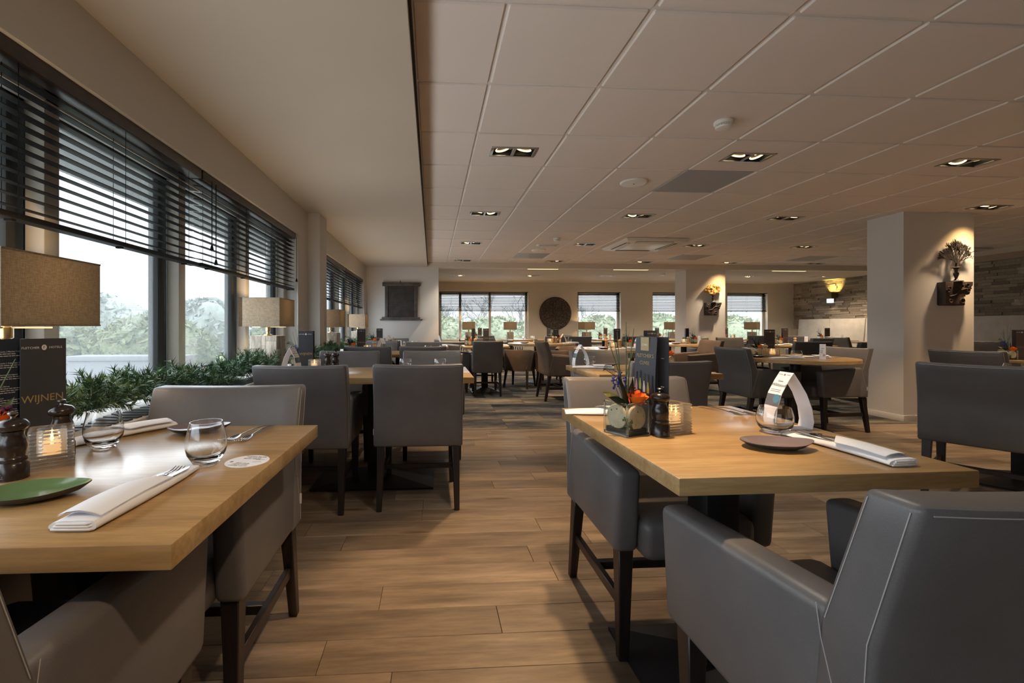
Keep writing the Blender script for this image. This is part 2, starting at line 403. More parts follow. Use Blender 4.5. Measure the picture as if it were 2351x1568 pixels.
class G:
    """collects simple solids, then links them as one mesh object"""
    def __init__(s): s.v = []; s.f = []; s.mi = []; s.cur = 0
    def add(s, vs, fs):
        o = len(s.v); s.v += [tuple(v) for v in vs]
        for f in fs: s.f.append(tuple(i + o for i in f)); s.mi.append(s.cur)
        return s
    def mat(s, i): s.cur = i; return s
    def box(s, x0, x1, y0, y1, z0, z1, m=None):
        vs = [Vector(p) for p in ((x0, y0, z0), (x1, y0, z0), (x1, y1, z0), (x0, y1, z0), (x0, y0, z1), (x1, y0, z1), (x1, y1, z1), (x0, y1, z1))]
        if m is not None: vs = [m @ v for v in vs]
        return s.add(vs, [(3, 2, 1, 0), (4, 5, 6, 7), (0, 1, 5, 4), (1, 2, 6, 5), (2, 3, 7, 6), (3, 0, 4, 7)])
    def hexa(s, bot, top):
        return s.add(list(bot) + list(top), [(3, 2, 1, 0), (4, 5, 6, 7), (0, 1, 5, 4), (1, 2, 6, 5), (2, 3, 7, 6), (3, 0, 4, 7)])
    def bar(s, a, b, w0, w1=None, up=(0, 0, 1), d0=None, d1=None):
        a, b = Vector(a), Vector(b); w1 = w0 if w1 is None else w1; d0 = w0 if d0 is None else d0; d1 = w1 if d1 is None else d1
        t = (b - a).normalized(); u = Vector(up)
        if abs(t.dot(u)) > 0.95: u = Vector((0, 1, 0))
        x = t.cross(u).normalized(); y = x.cross(t).normalized()
        q = lambda c, w_, d_: [c - x * w_ / 2 - y * d_ / 2, c + x * w_ / 2 - y * d_ / 2, c + x * w_ / 2 + y * d_ / 2, c - x * w_ / 2 + y * d_ / 2]
        return s.hexa(q(a, w0, d0), q(b, w1, d1))
    def lathe(s, prof, n=24, c=(0, 0, 0), cap=True):
        vs = []; fs = []
        for (r, z) in prof:
            for i in range(n):
                a = 2 * PI * i / n
                vs.append((c[0] + r * math.cos(a), c[1] + r * math.sin(a), c[2] + z))
        for k in range(len(prof) - 1):
            for i in range(n):
                j = (i + 1) % n
                fs.append((k * n + i, k * n + j, (k + 1) * n + j, (k + 1) * n + i))
        if cap:
            fs.append(tuple(range(n))[::-1]); fs.append(tuple((len(prof) - 1) * n + i for i in range(n)))
        return s.add(vs, fs)
    def tube(s, pts, r, n=6, cap=True):
        pts = [Vector(p) for p in pts]; rs = r if isinstance(r, (list, tuple)) else [r] * len(pts)
        vs = []; fs = []; x = None
        for i, p in enumerate(pts):
            t = (pts[min(i + 1, len(pts) - 1)] - pts[max(i - 1, 0)])
            t = t.normalized() if t.length > 1e-9 else Vector((0, 0, 1))
            if x is None:
                u = Vector((0, 0, 1)) if abs(t.z) < 0.9 else Vector((1, 0, 0))
                x = t.cross(u).normalized()
            else:
                x = (x - t * x.dot(t)); x = x.normalized() if x.length > 1e-6 else t.orthogonal().normalized()
            y = t.cross(x)
            for k in range(n):
                a = 2 * PI * k / n
                vs.append(p + (x * math.cos(a) + y * math.sin(a)) * rs[i])
        for i in range(len(pts) - 1):
            for k in range(n):
                j = (k + 1) % n
                fs.append((i * n + k, i * n + j, (i + 1) * n + j, (i + 1) * n + k))
        if cap: fs.append(tuple(range(n))[::-1]); fs.append(tuple((len(pts) - 1) * n + k for k in range(n)))
        return s.add(vs, fs)
    def prism(s, poly, f0, f1):
        n = len(poly)
        return s.add([f0(p) for p in poly] + [f1(p) for p in poly],
                     [tuple(range(n))[::-1], tuple(range(n, 2 * n))] + [(i, (i + 1) % n, n + (i + 1) % n, n + i) for i in range(n)])
    def surf(s, rows, closed=False):
        n = len(rows[0]); vs = [p for r in rows for p in r]; fs = []
        for i in range(len(rows) - 1):
            for k in range(n if closed else n - 1):
                j = (k + 1) % n
                fs.append((i * n + k, i * n + j, (i + 1) * n + j, (i + 1) * n + k))
        return s.add(vs, fs)
    def ball(s, c, r, nu=10, nv=6, sc=(1, 1, 1)):
        prof = [(max(1e-4, math.sin(PI * k / nv)), -math.cos(PI * k / nv)) for k in range(nv + 1)]
        vs = []; fs = []
        for (q, z) in prof:
            for i in range(nu):
                a = 2 * PI * i / nu
                vs.append((c[0] + r * q * math.cos(a) * sc[0], c[1] + r * q * math.sin(a) * sc[1], c[2] + r * z * sc[2]))
        for k in range(nv):
            for i in range(nu):
                j = (i + 1) % nu; fs.append((k * nu + i, k * nu + j, (k + 1) * nu + j, (k + 1) * nu + i))
        return s.add(vs, fs)
    def mesh(s, name, mats, bevel=0, seg=2, smooth=40, fix=True):
        me = bpy.data.meshes.new(name)
        me.from_pydata(s.v, [], s.f)
        mats = mats if isinstance(mats, (list, tuple)) else [mats]
        for m in mats: me.materials.append(m)
        if len(mats) > 1: me.polygons.foreach_set('material_index', s.mi)
        if bevel or fix:
            bm = bmesh.new(); bm.from_mesh(me)
            if fix: bmesh.ops.recalc_face_normals(bm, faces=bm.faces)
            if bevel:
                bmesh.ops.remove_doubles(bm, verts=bm.verts, dist=1e-5)
                ed = [e for e in bm.edges if len(e.link_faces) == 2 and e.calc_face_angle(0) > R(35)]
                bmesh.ops.bevel(bm, geom=ed, offset=bevel, segments=seg, profile=0.5, affect='EDGES', clamp_overlap=True)
            bm.to_mesh(me); bm.free()
        if smooth:
            me.polygons.foreach_set('use_smooth', [True] * len(me.polygons))
            me.set_sharp_from_angle(angle=R(smooth))
        return me
    def build(s, name, mats, parent=None, bevel=0, seg=2, smooth=40, loc=None, rot=None, fix=True):
        o = bpy.data.objects.new(name, s.mesh(name, mats, bevel, seg, smooth, fix))
        if loc: o.location = loc
        if rot: o.rotation_euler = rot
        return link(o, parent)

def tag(o, label=None, cat=None, group=None, kind=None):
    if label: o['label'] = label
    if cat: o['category'] = cat
    if group: o['group'] = group
    if kind: o['kind'] = kind
    return o
def thing(name, label=None, cat=None, loc=(0, 0, 0), rz=0, group=None):
    o = bpy.data.objects.new(name, None); o.empty_display_size = 0.1
    o.location = loc; o.rotation_euler = (0, 0, rz)
    link(o); return tag(o, label, cat, group)
def struct(name, g, mat, parent=None, **k):
    o = g.build(name, mat, parent, **k)
    if parent is None: o['kind'] = 'structure'
    return o
def inst(name, me, parent=None, loc=(0, 0, 0), rot=(0, 0, 0), scale=None):
    o = bpy.data.objects.new(name, me); o.location = loc; o.rotation_euler = rot
    if scale: o.scale = scale
    return link(o, parent)
def copy_tree(o, parent=None):
    c = o.copy(); link(c, parent)
    for ch in KIDS.get(o.name, []): copy_tree(ch, c)
    return c
USED = set()
def place(proto, loc, rz, label, cat, group=None, scale=None):
    if proto.name in USED: o = copy_tree(proto)
    else: o = proto; USED.add(proto.name)
    o.location = loc; o.rotation_euler = (0, 0, rz)
    if scale: o.scale = scale
    for k in ('label', 'category', 'group'):
        if k in o: del o[k]
    return tag(o, label, cat, group)
def recolour(root, frm, to):
    for o in [root] + KIDS.get(root.name, []):
        if o.type == 'MESH':
            for s in o.material_slots:
                if s.material == frm: s.link = 'OBJECT'; s.material = to
        if o is not root:
            for ch in KIDS.get(o.name, []):
                for s in ch.material_slots:
                    if s.material == frm: s.link = 'OBJECT'; s.material = to
def text(name, body, size, mat, parent, mtx, align='CENTER', thick=0.0001):
    cu = bpy.data.curves.new(name, 'FONT'); cu.body = body; cu.size = size
    cu.align_x = align; cu.align_y = 'CENTER'; cu.extrude = thick; cu.resolution_u = 2
    t = bpy.data.objects.new('tmp_text', cu); C.objects.link(t)
    dg = bpy.context.evaluated_depsgraph_get()
    me = bpy.data.meshes.new_from_object(t.evaluated_get(dg))
    bpy.data.objects.remove(t)
    me.name = name; me.materials.clear(); me.materials.append(mat)
    o = bpy.data.objects.new(name, me); o.matrix_local = mtx
    return link(o, parent)
# ================================================================== STRUCTURE
ZT, ZS = 2.362, 2.266          # tiled ceiling, lower plaster ceiling
XR, YF, YB = 10.2, 12.05, -3.0  # stone wall, far wall, rear wall

# ---- floor: bare slab, planks, carpet tiles
fl = struct('floor', G().box(-1.6, XR + .2, YB - .2, YF + .3, -0.2, -0.006), plain('slab', (0.08, 0.055, 0.035), 0.8))
PW, PL = 0.153, 1.22
pm = G().box(0.0008, PL - 0.0008, 0.0006, PW - 0.0006, -0.006, 0.0).mesh('plank', M['plank'], 0.0012, 1, 0)
rest = G()
k = 0
for r_ in range(-17, 30):
    y = 0.012 + r_ * PW
    if y > 4.6: break
    x = -1.2 - random.random() * PL
    while x < XR:
        vis = y > 1.0 and x < 1.5 * (y + .2) + 0.3 and x + PL > -1.0
        if vis and y + PW <= 4.62:
            o = inst('plank', pm, fl, (x, y, 0)); k += 1
        else:
            rest.box(x, min(x + PL, XR) - 0.001, y, min(y + PW, 4.603) - 0.001, -0.006, -0.0002)
        x += PL
tag(rest.build('far_planks', M['plank'], fl, smooth=0), kind='stuff')
CT = 0.5
cm = G().box(0.001, CT * 2 - 0.001, 0.001, CT - 0.001, -0.006, 0.002).mesh('carpet_tile', M['carpet'], 0.0015, 1, 0)
for i in range(-2, 11):
    for j in range(15):
        x = -1.2 + i * 1.0 + (0.5 if j % 2 else 0); y = 4.605 + j * CT
        if x > XR - .2 or x < -1.75: continue
        o = inst('carpet_tile', cm, fl, (x, y, 0))
        if (i * 7 + j * 3) % 4 == 0: o.location = (x + 1.0, y + CT, 0); o.rotation_euler = (0, 0, PI)

# ---- tiled ceiling with its grid
T = 0.6; X0, Y0 = 0.2988, 1.7655
ce = struct('ceiling', G().box(-1.7, XR + .3, YB - .2, YF + .3, 2.62, 2.8).box(-.1, 9.3, YB, 8.95, 2.40, 2.62), M['white_wall'])
LIGHTS = [(c, r) for c in (0, 3, 6, 9, 12) for r in (-7, -4, -1, 2, 5, 8, 11)]
LIGHTS.remove((9, 5)); LIGHTS.append((9, 4))
def col_clash(x, y): return 5.28 - T < x < 6.13 and 4.70 - T < y < 5.12
tb, bv = 0.011, 0.006
tm = G().box(tb, T - tb, tb, T - tb, ZT - .006, ZT + .02).mesh('ceiling_tile', M['tile'], bv, 1, 0)
def ring(g, x0, x1, y0, y1, a0, a1, b0, b1, z0, z1):
    g.box(x0, a0, y0, y1, z0, z1); g.box(a1, x1, y0, y1, z0, z1); g.box(a0, a1, y0, b0, z0, z1); g.box(a0, a1, b1, y1, z0, z1)
    return g
hm = ring(G(), tb, T - tb, tb, T - tb, T / 2 - .16, T / 2 + .16, T / 2 - .08, T / 2 + .08, ZT - .006, ZT + .02).mesh('ceiling_tile', M['tile'], 0, 1, 0)
vm = G().box(tb, T - tb, tb, T - tb, ZT - .004, ZT + .02).mesh('vent_tile', M['vent'], 0.003, 1, 0)
edge = G().box(tb, .385, tb, T - tb, ZT - .006, ZT + .02).mesh('ceiling_tile', M['tile'], bv, 1, 0)
VENTS = [(3, 3), (2, 10), (7, 10), (11, 10)]
CASS = []
far_t = G(); bars = G()
for r_ in range(-8, 12):
    y = Y0 + r_ * T
    for c_ in range(-1, 15):
        x = X0 + c_ * T
        if c_ == -1:
            if r_ >= -1: inst('ceiling_tile', edge, ce, (-.1 + 0.012, y, 0))
            else: far_t.box(-.1, x + T - tb, y + tb, y + T - tb, ZT - .006, ZT + .02)
            continue
        if (c_, r_) in CASS or (c_ == 4 and r_ == 9 and False): continue
        vis = y > 0.7 and x < 1.5 * (y + T) + .3
        if (c_, r_) in VENTS: inst('vent_tile', vm, ce, (x, y, 0))
        elif (c_, r_) in LIGHTS: inst('ceiling_tile', hm, ce, (x, y, 0))
        elif vis: inst('ceiling_tile', tm, ce, (x, y, 0))
        else: far_t.box(x + tb, x + T - tb, y + tb, y + T - tb, ZT - .006, ZT + .02)
far_t.box(-.1, 9.3, 8.953, 8.96, ZT - .006, ZT + .02)
tag(far_t.build('far_tiles', M['tile'], ce, smooth=0), kind='stuff')
for c_ in range(0, 16): bars.box(X0 + c_ * T - .012, X0 + c_ * T + .012, YB, 8.95, ZT + .002, ZT + .012)
for r_ in range(-8, 13): bars.box(-.1, 9.3, Y0 + r_ * T - .012, Y0 + r_ * T + .012, ZT + .003, ZT + .0115)
bars.box(-.1, -.075, YB, 8.95, ZT - .002, ZT + .02)
bars.build('ceiling_grid', M['bar'], ce, smooth=0)

# ---- plaster soffits, beam, far ceiling
struct('trim_1', G().box(-1.31, -.1, YB, 9.0, ZS, 2.62).box(-.1, -.093, YB, 8.95, ZS + .0, ZS + .05), M['soffit'])
struct('trim_2', G().box(-.1, -.082, YB, 8.94, ZS + .052, ZT - .003), M['black'])  # black strip imitates the shadow in the gap beside the tiles
struct('trim_3', G().box(-.1, XR, 8.95, 9.16, ZS - .012, 2.62), M['cream_wall'])
struct('trim_4', G().box(.1, XR, 9.16, YF, ZS, 2.62).box(-1.6, .132, 9.2, YF, ZS, 2.62), M['soffit'])
struct('trim_5', G().box(9.3, XR, YB, 8.95, ZS, 2.62), M['soffit'])

# ---- left wall: low box, sill, header, pilaster
struct('wall_left', G().box(-1.62, -1.085, YB, 9.0, -.006, .70).box(-1.62, -1.31, YB, 9.0, 1.975, 2.62)
       .box(-1.62, -1.31, 4.465, 5.02, .70, 1.98).box(-1.62, -1.185, 4.81, 5.11, .70, ZS + .01).box(-1.185 - .0, -1.18, 4.81, 5.11, .0, .7).box(-1.62, -1.31, 8.72, 9.0, .70, 1.98)
       .box(-1.8, -1.62, YB, YF, -.2, .62), M['white_wall'], bevel=.004, seg=1)
struct('trim_6', G().box(-1.50, -1.03, YB, 4.80, .70, .74).box(-1.50, -1.03, 5.115, 8.99, .70, .74), M['frame_white'], bevel=.005)
gr = G()
for i in range(0, 90):
    y = .25 + i * .05
    gr.box(-1.16, -1.045, y, y + .03, .7402, .7455)
tag(gr.build('sill_grille', M['frame_dark'], None, smooth=0), 'dark slatted air grille set into the white window sill', 'grille')

# ---- partition with the lattice, far left wall
struct('wall_partition', G().box(-1.6, .132, 9.0, 9.2, -.006, ZS + .02), M['white_wall'])
struct('wall_far_left', G().box(-1.8, -1.6, 9.2, YF + .2, -.2, 2.62), M['white_wall'])
# ---- far wall with four window openings
WINS = [(.19, 2.62), (3.99, 5.21), (6.11, 7.33), (8.27, 9.45)]
SZ, TZ = .665, 2.015
g = G().box(-1.6, XR + .2, YF, YF + .28, -.2, SZ).box(-1.6, XR + .2, YF, YF + .28, TZ, 2.62)
xs = [-1.6] + [v for w_ in WINS for v in w_] + [XR + .2]
for i in range(0, len(xs), 2): g.box(xs[i], xs[i + 1], YF, YF + .28, SZ, TZ)
g.box(-1.6, XR, YF - .025, YF, TZ + .02, ZS + .02)
struct('wall_far', g, M['cream_wall'])
struct('wall_rear', G().box(-1.8, XR + .2, YB - .2, YB, -.2, 2.62), M['cream_wall'])

# ---- stone wall, stones one by one where the photo shows them
sw = struct('wall_right', G().box(XR + .035, XR + .35, YB, YF + .2, -.2, 2.62), plain('mortar', (0.16, 0.13, 0.10), 0.95))
srest = G()
rows = int((ZS - 1.0) / .055) + 1
cnt = 0
smesh = []
for q in range(5):
    smesh.append(G().box(0, 1, 0, 1, 0, 1).mesh('stone', M['stone'], 0.05, 1, 0))
for r_ in range(rows):
    z = 1.0 + r_ * .055; h = .052
    y = 5.0 - random.random() * .3
    while y < YF:
        L = random.uniform(.16, .42); L = min(L, YF - y)
        p = random.uniform(.006, .034)
        if z > 1.20 and cnt < 298 and (y > 9.75 or 6.95 < y < 7.95) and L > .03:
            o = inst('stone', smesh[cnt % 5], sw, (XR + .034 - p, y, z), (0, 0, 0), (.02 + p, L - .004, min(h, ZS - z))); cnt += 1
        else:
            srest.box(XR + .036 - p, XR + .05, y, y + L - .004, z, min(z + h, ZS))
        y += L
tag(srest.build('far_stones', M['stone'], sw, smooth=0), kind='stuff')
struct('trim_7', G().box(XR - .05, XR + .034, YB, YF, -.006, 1.0), M['cream_wall'])

# ---- the two columns (white side, cream front) with skirting
def column(y0, ztop, lab):
    c_ = struct('column', G().box(5.28, 6.13, y0, y0 + .42, -.006, ztop), M['white_wall'])
    s_ = G()
    ring(s_, 5.268, 6.142, y0 - .012, y0 + .432, 5.28, 6.13, y0, y0 + .42, 0, .07)
    s_.build('skirting', M['frame_white'], c_, bevel=.003)
    tag(c_, lab)
    return c_
column(4.70, ZT + .01, 'white plaster column with a carved bracket, nearest to the camera')
column(9.0, ZS + .01, 'far plaster column with the yellow coral bracket')

# ---- windows: left bays
def post(g, y, x0=-1.50, x1=-1.43, w_=.07): return g.box(x0, x1, y - w_ / 2, y + w_ / 2, .74, 1.975)
WN = [0]
def side_window(ys):
    WN[0] += 1
    g = G()
    for y in ys: post(g, y)
    g.box(-1.50, -1.43, ys[0], ys[-1], .74, .80); g.box(-1.50, -1.43, ys[0], ys[-1], 1.90, 1.975)
    w_ = struct('window_%d' % WN[0], g, M['frame_white'], bevel=.006)
    for a, b in zip(ys[:-1], ys[1:]):
        s_ = G(); d = .05
        s_.box(-1.56, -1.505, a + .03, a + .03 + d, .76, 1.95).box(-1.56, -1.505, b - .03 - d - .02, b - .03, .76, 1.95)
        s_.box(-1.56, -1.505, a + .03, b - .03, .76, .81).box(-1.56, -1.505, a + .03, b - .03, 1.88, 1.95)
        f_ = s_.build('sash', M['frame_dark'], w_, bevel=.004)
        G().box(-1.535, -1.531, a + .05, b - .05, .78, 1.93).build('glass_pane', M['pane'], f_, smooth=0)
    return w_
side_window([-2.6, -1.7, -.82, .02, .9, 1.775, 2.655, 3.56, 4.44])
side_window([5.14, 6.05, 6.95, 7.85, 8.70])

# ---- windows: far wall
def far_window(x0, x1, mull):
    WN[0] += 1
    y0, y1 = YF + .12, YF + .19
    g = ring(G(), x0, x1, y0, y1, x0 + .07, x1 - .07, SZ + .06, TZ - .10, 0, 1)
    g = G()
    g.box(x0, x0 + .07, y0, y1, SZ, TZ).box(x1 - .07, x1, y0, y1, SZ, TZ)
    g.box(x0, x1, y0, y1, SZ, SZ + .06).box(x0, x1, y0, y1, TZ - .08, TZ)
    for m_ in mull: g.box(m_ - .035, m_ + .035, y0, y1, SZ, TZ)
    w_ = struct('window_%d' % WN[0], g, M['frame_white'], bevel=.005)
    e = [x0 + .035] + mull + [x1 - .035]
    for a, b in zip(e[:-1], e[1:]):
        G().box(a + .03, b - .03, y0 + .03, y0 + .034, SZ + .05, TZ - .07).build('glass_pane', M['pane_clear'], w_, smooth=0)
    G().box(x0 - .03, x1 + .03, YF - .11, YF + .12, SZ - .03, SZ).build('sill', M['frame_white'], w_, bevel=.005)
    return w_
far_window(.19, 2.62, [.765, 1.58])
far_window(3.99, 5.21, [])
far_window(6.11, 7.33, [])
far_window(8.27, 9.45, [])

# ---- venetian blinds
def blind(axis, a, b, plane, zt, zb, n, depth, lab, val=.055, cords=3, tilt=8):
    """axis 'y' runs along Y at x = plane; axis 'x' runs along X at y = plane"""
    L = b - a
    root = thing('venetian_blind', lab, 'blind', ((plane, (a + b) / 2, zb) if axis == 'y' else ((a + b) / 2, plane, zb)), PI / 2 if axis == 'y' else 0, 'dark venetian blinds')
    h = zt - zb
    G().box(-L / 2, L / 2, -.035, .03, h - val, h).build('valance', M['valance'], root, bevel=.004)
    sl = G().box(-L / 2 + .012, L / 2 - .012, -depth / 2, depth / 2, -.0013, .0013).mesh('slat', M['blind'], 0, 1, 0)
    sp = (h - val - .03) / n
    for i in range(n):
        inst('slat', sl, root, (0, 0, .032 + sp * i), (R(tilt), 0, 0))
    G().box(-L / 2 + .01, L / 2 - .01, -depth / 2, depth / 2, -.011, .009).build('bottom_rail', M['blind'], root, bevel=.003)
    cd = G()
    for i in range(cords):
        x = -L / 2 + .12 + (L - .24) * i / max(1, cords - 1)
        for yy in (-depth / 2 - .001, depth / 2 + .001): cd.bar((x, yy, 0), (x, yy, h - val), .0016)
        cd.box(x - .008, x + .008, -.012, .012, -.018, -.010)
    tag(cd.build('ladder_cord', M['blind'], root, smooth=0), kind='stuff')
    return root
def pull(root, x, y, h, lens):
    for i, l in enumerate(lens):
        g = G().bar((x + i * .05, y, h - .05), (x + i * .05, y, h - l), .004)
        g.lathe([(.002, 0), (.006, -.008), (.011, -.032), (.010, -.036)], 8, (x + i * .05, y, h - l))
        g.build('pull_cord', M['blind'], root)
side = -1.36
blind('y', -1.75, .88, side, 1.975, 1.425, 12, .05, 'dark slatted blind of the window beside the camera', cords=5)
b1 = blind('y', .90, 2.66, side, 1.975, 1.425, 12, .05, 'dark slatted blind over the large lamp in the left foreground', cords=4)
b2 = blind('y', 2.675, 4.44, side, 1.975, 1.43, 12, .05, 'dark slatted blind ending at the white pilaster by the second lamp', cords=4)
pull(b2, -.82, -.055, .545, (.42, .50)); pull(b2, .84, -.055, .545, (.44,))
b3 = blind('y', 5.14, 6.93, side, 1.975, 1.43, 12, .05, 'dark slatted blind just beyond the white pilaster')
b4 = blind('y', 6.95, 8.70, side, 1.975, 1.43, 12, .05, 'dark slatted blind next to the carved lattice panel')
pull(b4, .0, -.055, .545, (.40, .46))
fy = YF + .04
blind('x', .20, 1.58, fy, TZ, 1.50, 11, .05, 'dark slatted blind on left half of the wide far window', .02, 3, 24)
blind('x', 1.59, 2.61, fy, TZ, 1.50, 11, .05, 'dark slatted blind on right half of the wide far window', .02, 3, 24)
blind('x', 4.00, 5.20, fy, TZ, 1.50, 11, .05, 'dark slatted blind right of the round wall disc', .02, 3, 24)
blind('x', 6.12, 7.32, fy, TZ, 1.50, 11, .05, 'dark slatted blind partly hidden behind the far column', .02, 3, 24)
blind('x', 8.28, 9.44, fy, TZ, 1.50, 11, .05, 'dark slatted blind in the far window nearest the stone wall', .02, 3, 24)

# ---- radiators under the far windows
def radiator(x0, x1, lab):
    r_ = thing('radiator', lab, 'radiator', ((x0 + x1) / 2, YF - .06, .12), 0, 'radiators under the far windows')
    L = x1 - x0
    G().box(-L / 2, L / 2, -.02, .02, .03, .07).box(-L / 2, L / 2, -.02, .02, .40, .44).build('header_pipe', M['radiator'], r_, bevel=.006)
    f_ = G().box(-.014, .014, -.03, .03, 0, .46).mesh('fin', M['radiator'], .008, 2)
    n = int(L / .06)
    for i in range(n): inst('fin', f_, r_, (-L / 2 + .03 + i * (L - .06) / (n - 1), 0, 0))
    G().box(-L / 2 + .1, -L / 2 + .14, .0, .058, .2, .24).box(L / 2 - .14, L / 2 - .1, .0, .058, .2, .24).build('wall_bracket', M['radiator'], r_)
radiator(.3, 2.5, 'white ribbed radiator below the wide far window')
radiator(4.05, 5.1, 'white ribbed radiator below the far window right of the disc')
radiator(8.3, 9.3, 'white ribbed radiator below the far window by the stone wall')

# ================================================================== OUTSIDE
struct('lawn', G().box(-60, -1.8, -30, 60, -.45, -.4).box(-1.8, 60, YF + .4, 60, -.45, -.4), M['lawn'])
struct('terrace', G().box(-5.2, -1.8, -8, 12, -.4, -.05).box(-1.8, XR + 1, YF + .3, YF + 3, -.4, -.05), M['paving'])
struct('eave', G().box(-2.52, -1.62, -6, YF + 1, 2.12, 2.62).box(-1.8, XR + .4, YF + .28, YF + 1.3, 2.38, 2.62), M['eave'])
def tw(x0, x1, y0, y1, z, lab):
    g = G().box(x0, x1, y0, y1, -.05, z - .06); g.box(x0 - .02, x1 + .02, y0 - .02, y1 + .02, z - .06, z)
    tag(g.build('terrace_wall', M['terrace'], bevel=.01), lab, 'low wall', 'low grey terrace walls outside')
tw(-4.5, -3.15, 5.8, 6.1, .70, 'long low grey stone wall on the terrace outside the windows')
tw(-5.6, -4.7, 6.3, 6.6, .62, 'short low grey stone block on the terrace outside')
tw(-3.05, -2.55, 5.9, 6.2, .52, 'lowest grey stone block on the terrace, beside the second lamp')
def lump(name, mat, c, r, sc, lab, cat, n=26, amp=.14, grp=None, seed=1, leafy=700):
    rnd = random.Random(seed)
    g = G(); rows_ = []
    ph = [rnd.uniform(0, 6.28) for _ in range(8)]
    nv, nu = n // 2, n
    for k_ in range(nv + 1):
        th = PI * k_ / nv; row = []
        for i in range(nu):
            a = 2 * PI * i / nu
            q = 1 + amp * (math.sin(3 * a + ph[0] + 2 * th) + math.sin(5 * a - 3 * th + ph[1]) * .7 + math.sin(9 * a + 7 * th + ph[2]) * .45) / 2 + rnd.uniform(-.05, .05)
            s_ = max(.001, math.sin(th))
            row.append((c[0] + r * sc[0] * q * s_ * math.cos(a), c[1] + r * sc[1] * q * s_ * math.sin(a), c[2] - r * sc[2] * q * math.cos(th)))
        rows_.append(row)
    g.surf(rows_, True)
    # loose leaf tips so the outline is leafy
    for _ in range(leafy):
        a = rnd.uniform(0, 6.28); th = rnd.uniform(.4, PI)
        q = 1.0 + rnd.uniform(-.05, .12)
        p = Vector((c[0] + r * sc[0] * q * math.sin(th) * math.cos(a), c[1] + r * sc[1] * q * math.sin(th) * math.sin(a), c[2] - r * sc[2] * q * math.cos(th)))
        d1 = Vector((rnd.gauss(0, 1), rnd.gauss(0, 1), rnd.gauss(0, 1))).normalized() * (.10 if leafy < 1000 else .13) * r ** .5
        d2 = Vector((rnd.gauss(0, 1), rnd.gauss(0, 1), rnd.gauss(0, 1))).normalized() * .05 * r ** .5
        g.add([p - d1, p + d2, p + d1, p - d2], [(0, 1, 2, 3)])
    o = g.build(name, mat, None, smooth=60, fix=False)
    return tag(o, lab, cat, grp)
for i, (x, y, r_, s_) in enumerate([(-14.2, 13.0, 1.1, (1.5, 1.1, .95)), (-11.0, 13.2, 1.1, (1.45, 1.1, 1.0)), (-7.9, 13.2, 1.1, (1.4, 1.1, .95)), (-4.9, 14.5, 1.0, (1.2, 1.0, .75)), (-9.0, 4.5, 1.0, (1.2, 1.6, 1.0))]):
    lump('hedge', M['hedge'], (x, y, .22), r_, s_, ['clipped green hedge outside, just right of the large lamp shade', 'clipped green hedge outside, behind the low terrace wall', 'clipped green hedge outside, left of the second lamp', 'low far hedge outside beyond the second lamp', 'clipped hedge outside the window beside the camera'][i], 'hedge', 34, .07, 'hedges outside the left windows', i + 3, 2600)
for i, (x, y, r_, s_) in enumerate([(.5, 19, 1.2, (1.5, 1, .95)), (3.0, 21, 1.5, (1.4, 1, .8)), (4.1, 18, 1.05, (1.0, 1, 1.0)), (7.2, 19, 1.2, (1.2, 1, 1.0)), (10.5, 20, 1.3, (1.3, 1, 1.0)), (13.6, 19.5, 1.5, (1.3, 1, .8)), (-2.0, 20, 1.4, (1.4, 1, .9))]):
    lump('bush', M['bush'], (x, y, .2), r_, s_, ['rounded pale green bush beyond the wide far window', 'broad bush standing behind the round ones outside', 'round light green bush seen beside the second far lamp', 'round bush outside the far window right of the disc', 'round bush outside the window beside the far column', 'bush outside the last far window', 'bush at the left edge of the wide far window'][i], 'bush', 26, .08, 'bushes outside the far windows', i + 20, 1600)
def bare_tree(x, y, h, seed, lab):
    rnd = random.Random(seed); g = G()
    def br(p, d, l, r_, k_):
        q = p + d * l
        g.bar(p, q, r_ * 2, r_ * 1.4)
        if k_ == 0: return
        for _ in range(3 if k_ > 1 else 4):
            dd = (d + Vector((rnd.gauss(0, .45), rnd.gauss(0, .45), rnd.gauss(.08, .3)))).normalized()
            br(p + d * l * rnd.uniform(.55, 1), dd, l * rnd.uniform(.55, .8), r_ * .6, k_ - 1)
    for s_ in range(3): br(Vector((x + rnd.uniform(-.6, .6), y + rnd.uniform(-.6, .6), -.4)), Vector((rnd.gauss(0, .2), rnd.gauss(0, .2), 1)).normalized(), h * .34, .05, 4)
    tag(g.build('bare_tree', M['twig'], None, smooth=0, fix=False), lab, 'tree', 'bare trees outside')
for i, (x, y, h) in enumerate([(1.0, 27, 4.2), (3.2, 28, 4.6), (5.6, 27, 4.4), (9.5, 29, 3.8), (14.5, 30, 4.0), (19, 29, 4.2)]):
    bare_tree(x, y, h, 40 + i, ['bare winter tree outside, left panes of the wide far window', 'bare winter tree outside, middle of the wide far window', 'bare winter tree outside, right pane of the wide far window', 'bare winter tree outside the window right of the disc', 'bare winter tree outside behind the far column', 'bare winter tree outside the last far window'][i])
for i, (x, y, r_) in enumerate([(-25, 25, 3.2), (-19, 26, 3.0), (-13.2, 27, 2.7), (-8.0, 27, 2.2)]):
    lump('tree', M['mist'], (x, y, .5), r_, (1.05, 1.0, .72), ['misty grey-green tree outside, beside the large lamp shade', 'misty grey-green tree outside, above the low terrace wall', 'misty distant tree outside, left of the second lamp', 'misty distant tree outside, seen behind the second lamp'][i], 'tree', 40, .2, 'trees outside the left windows', i + 60, 3500)
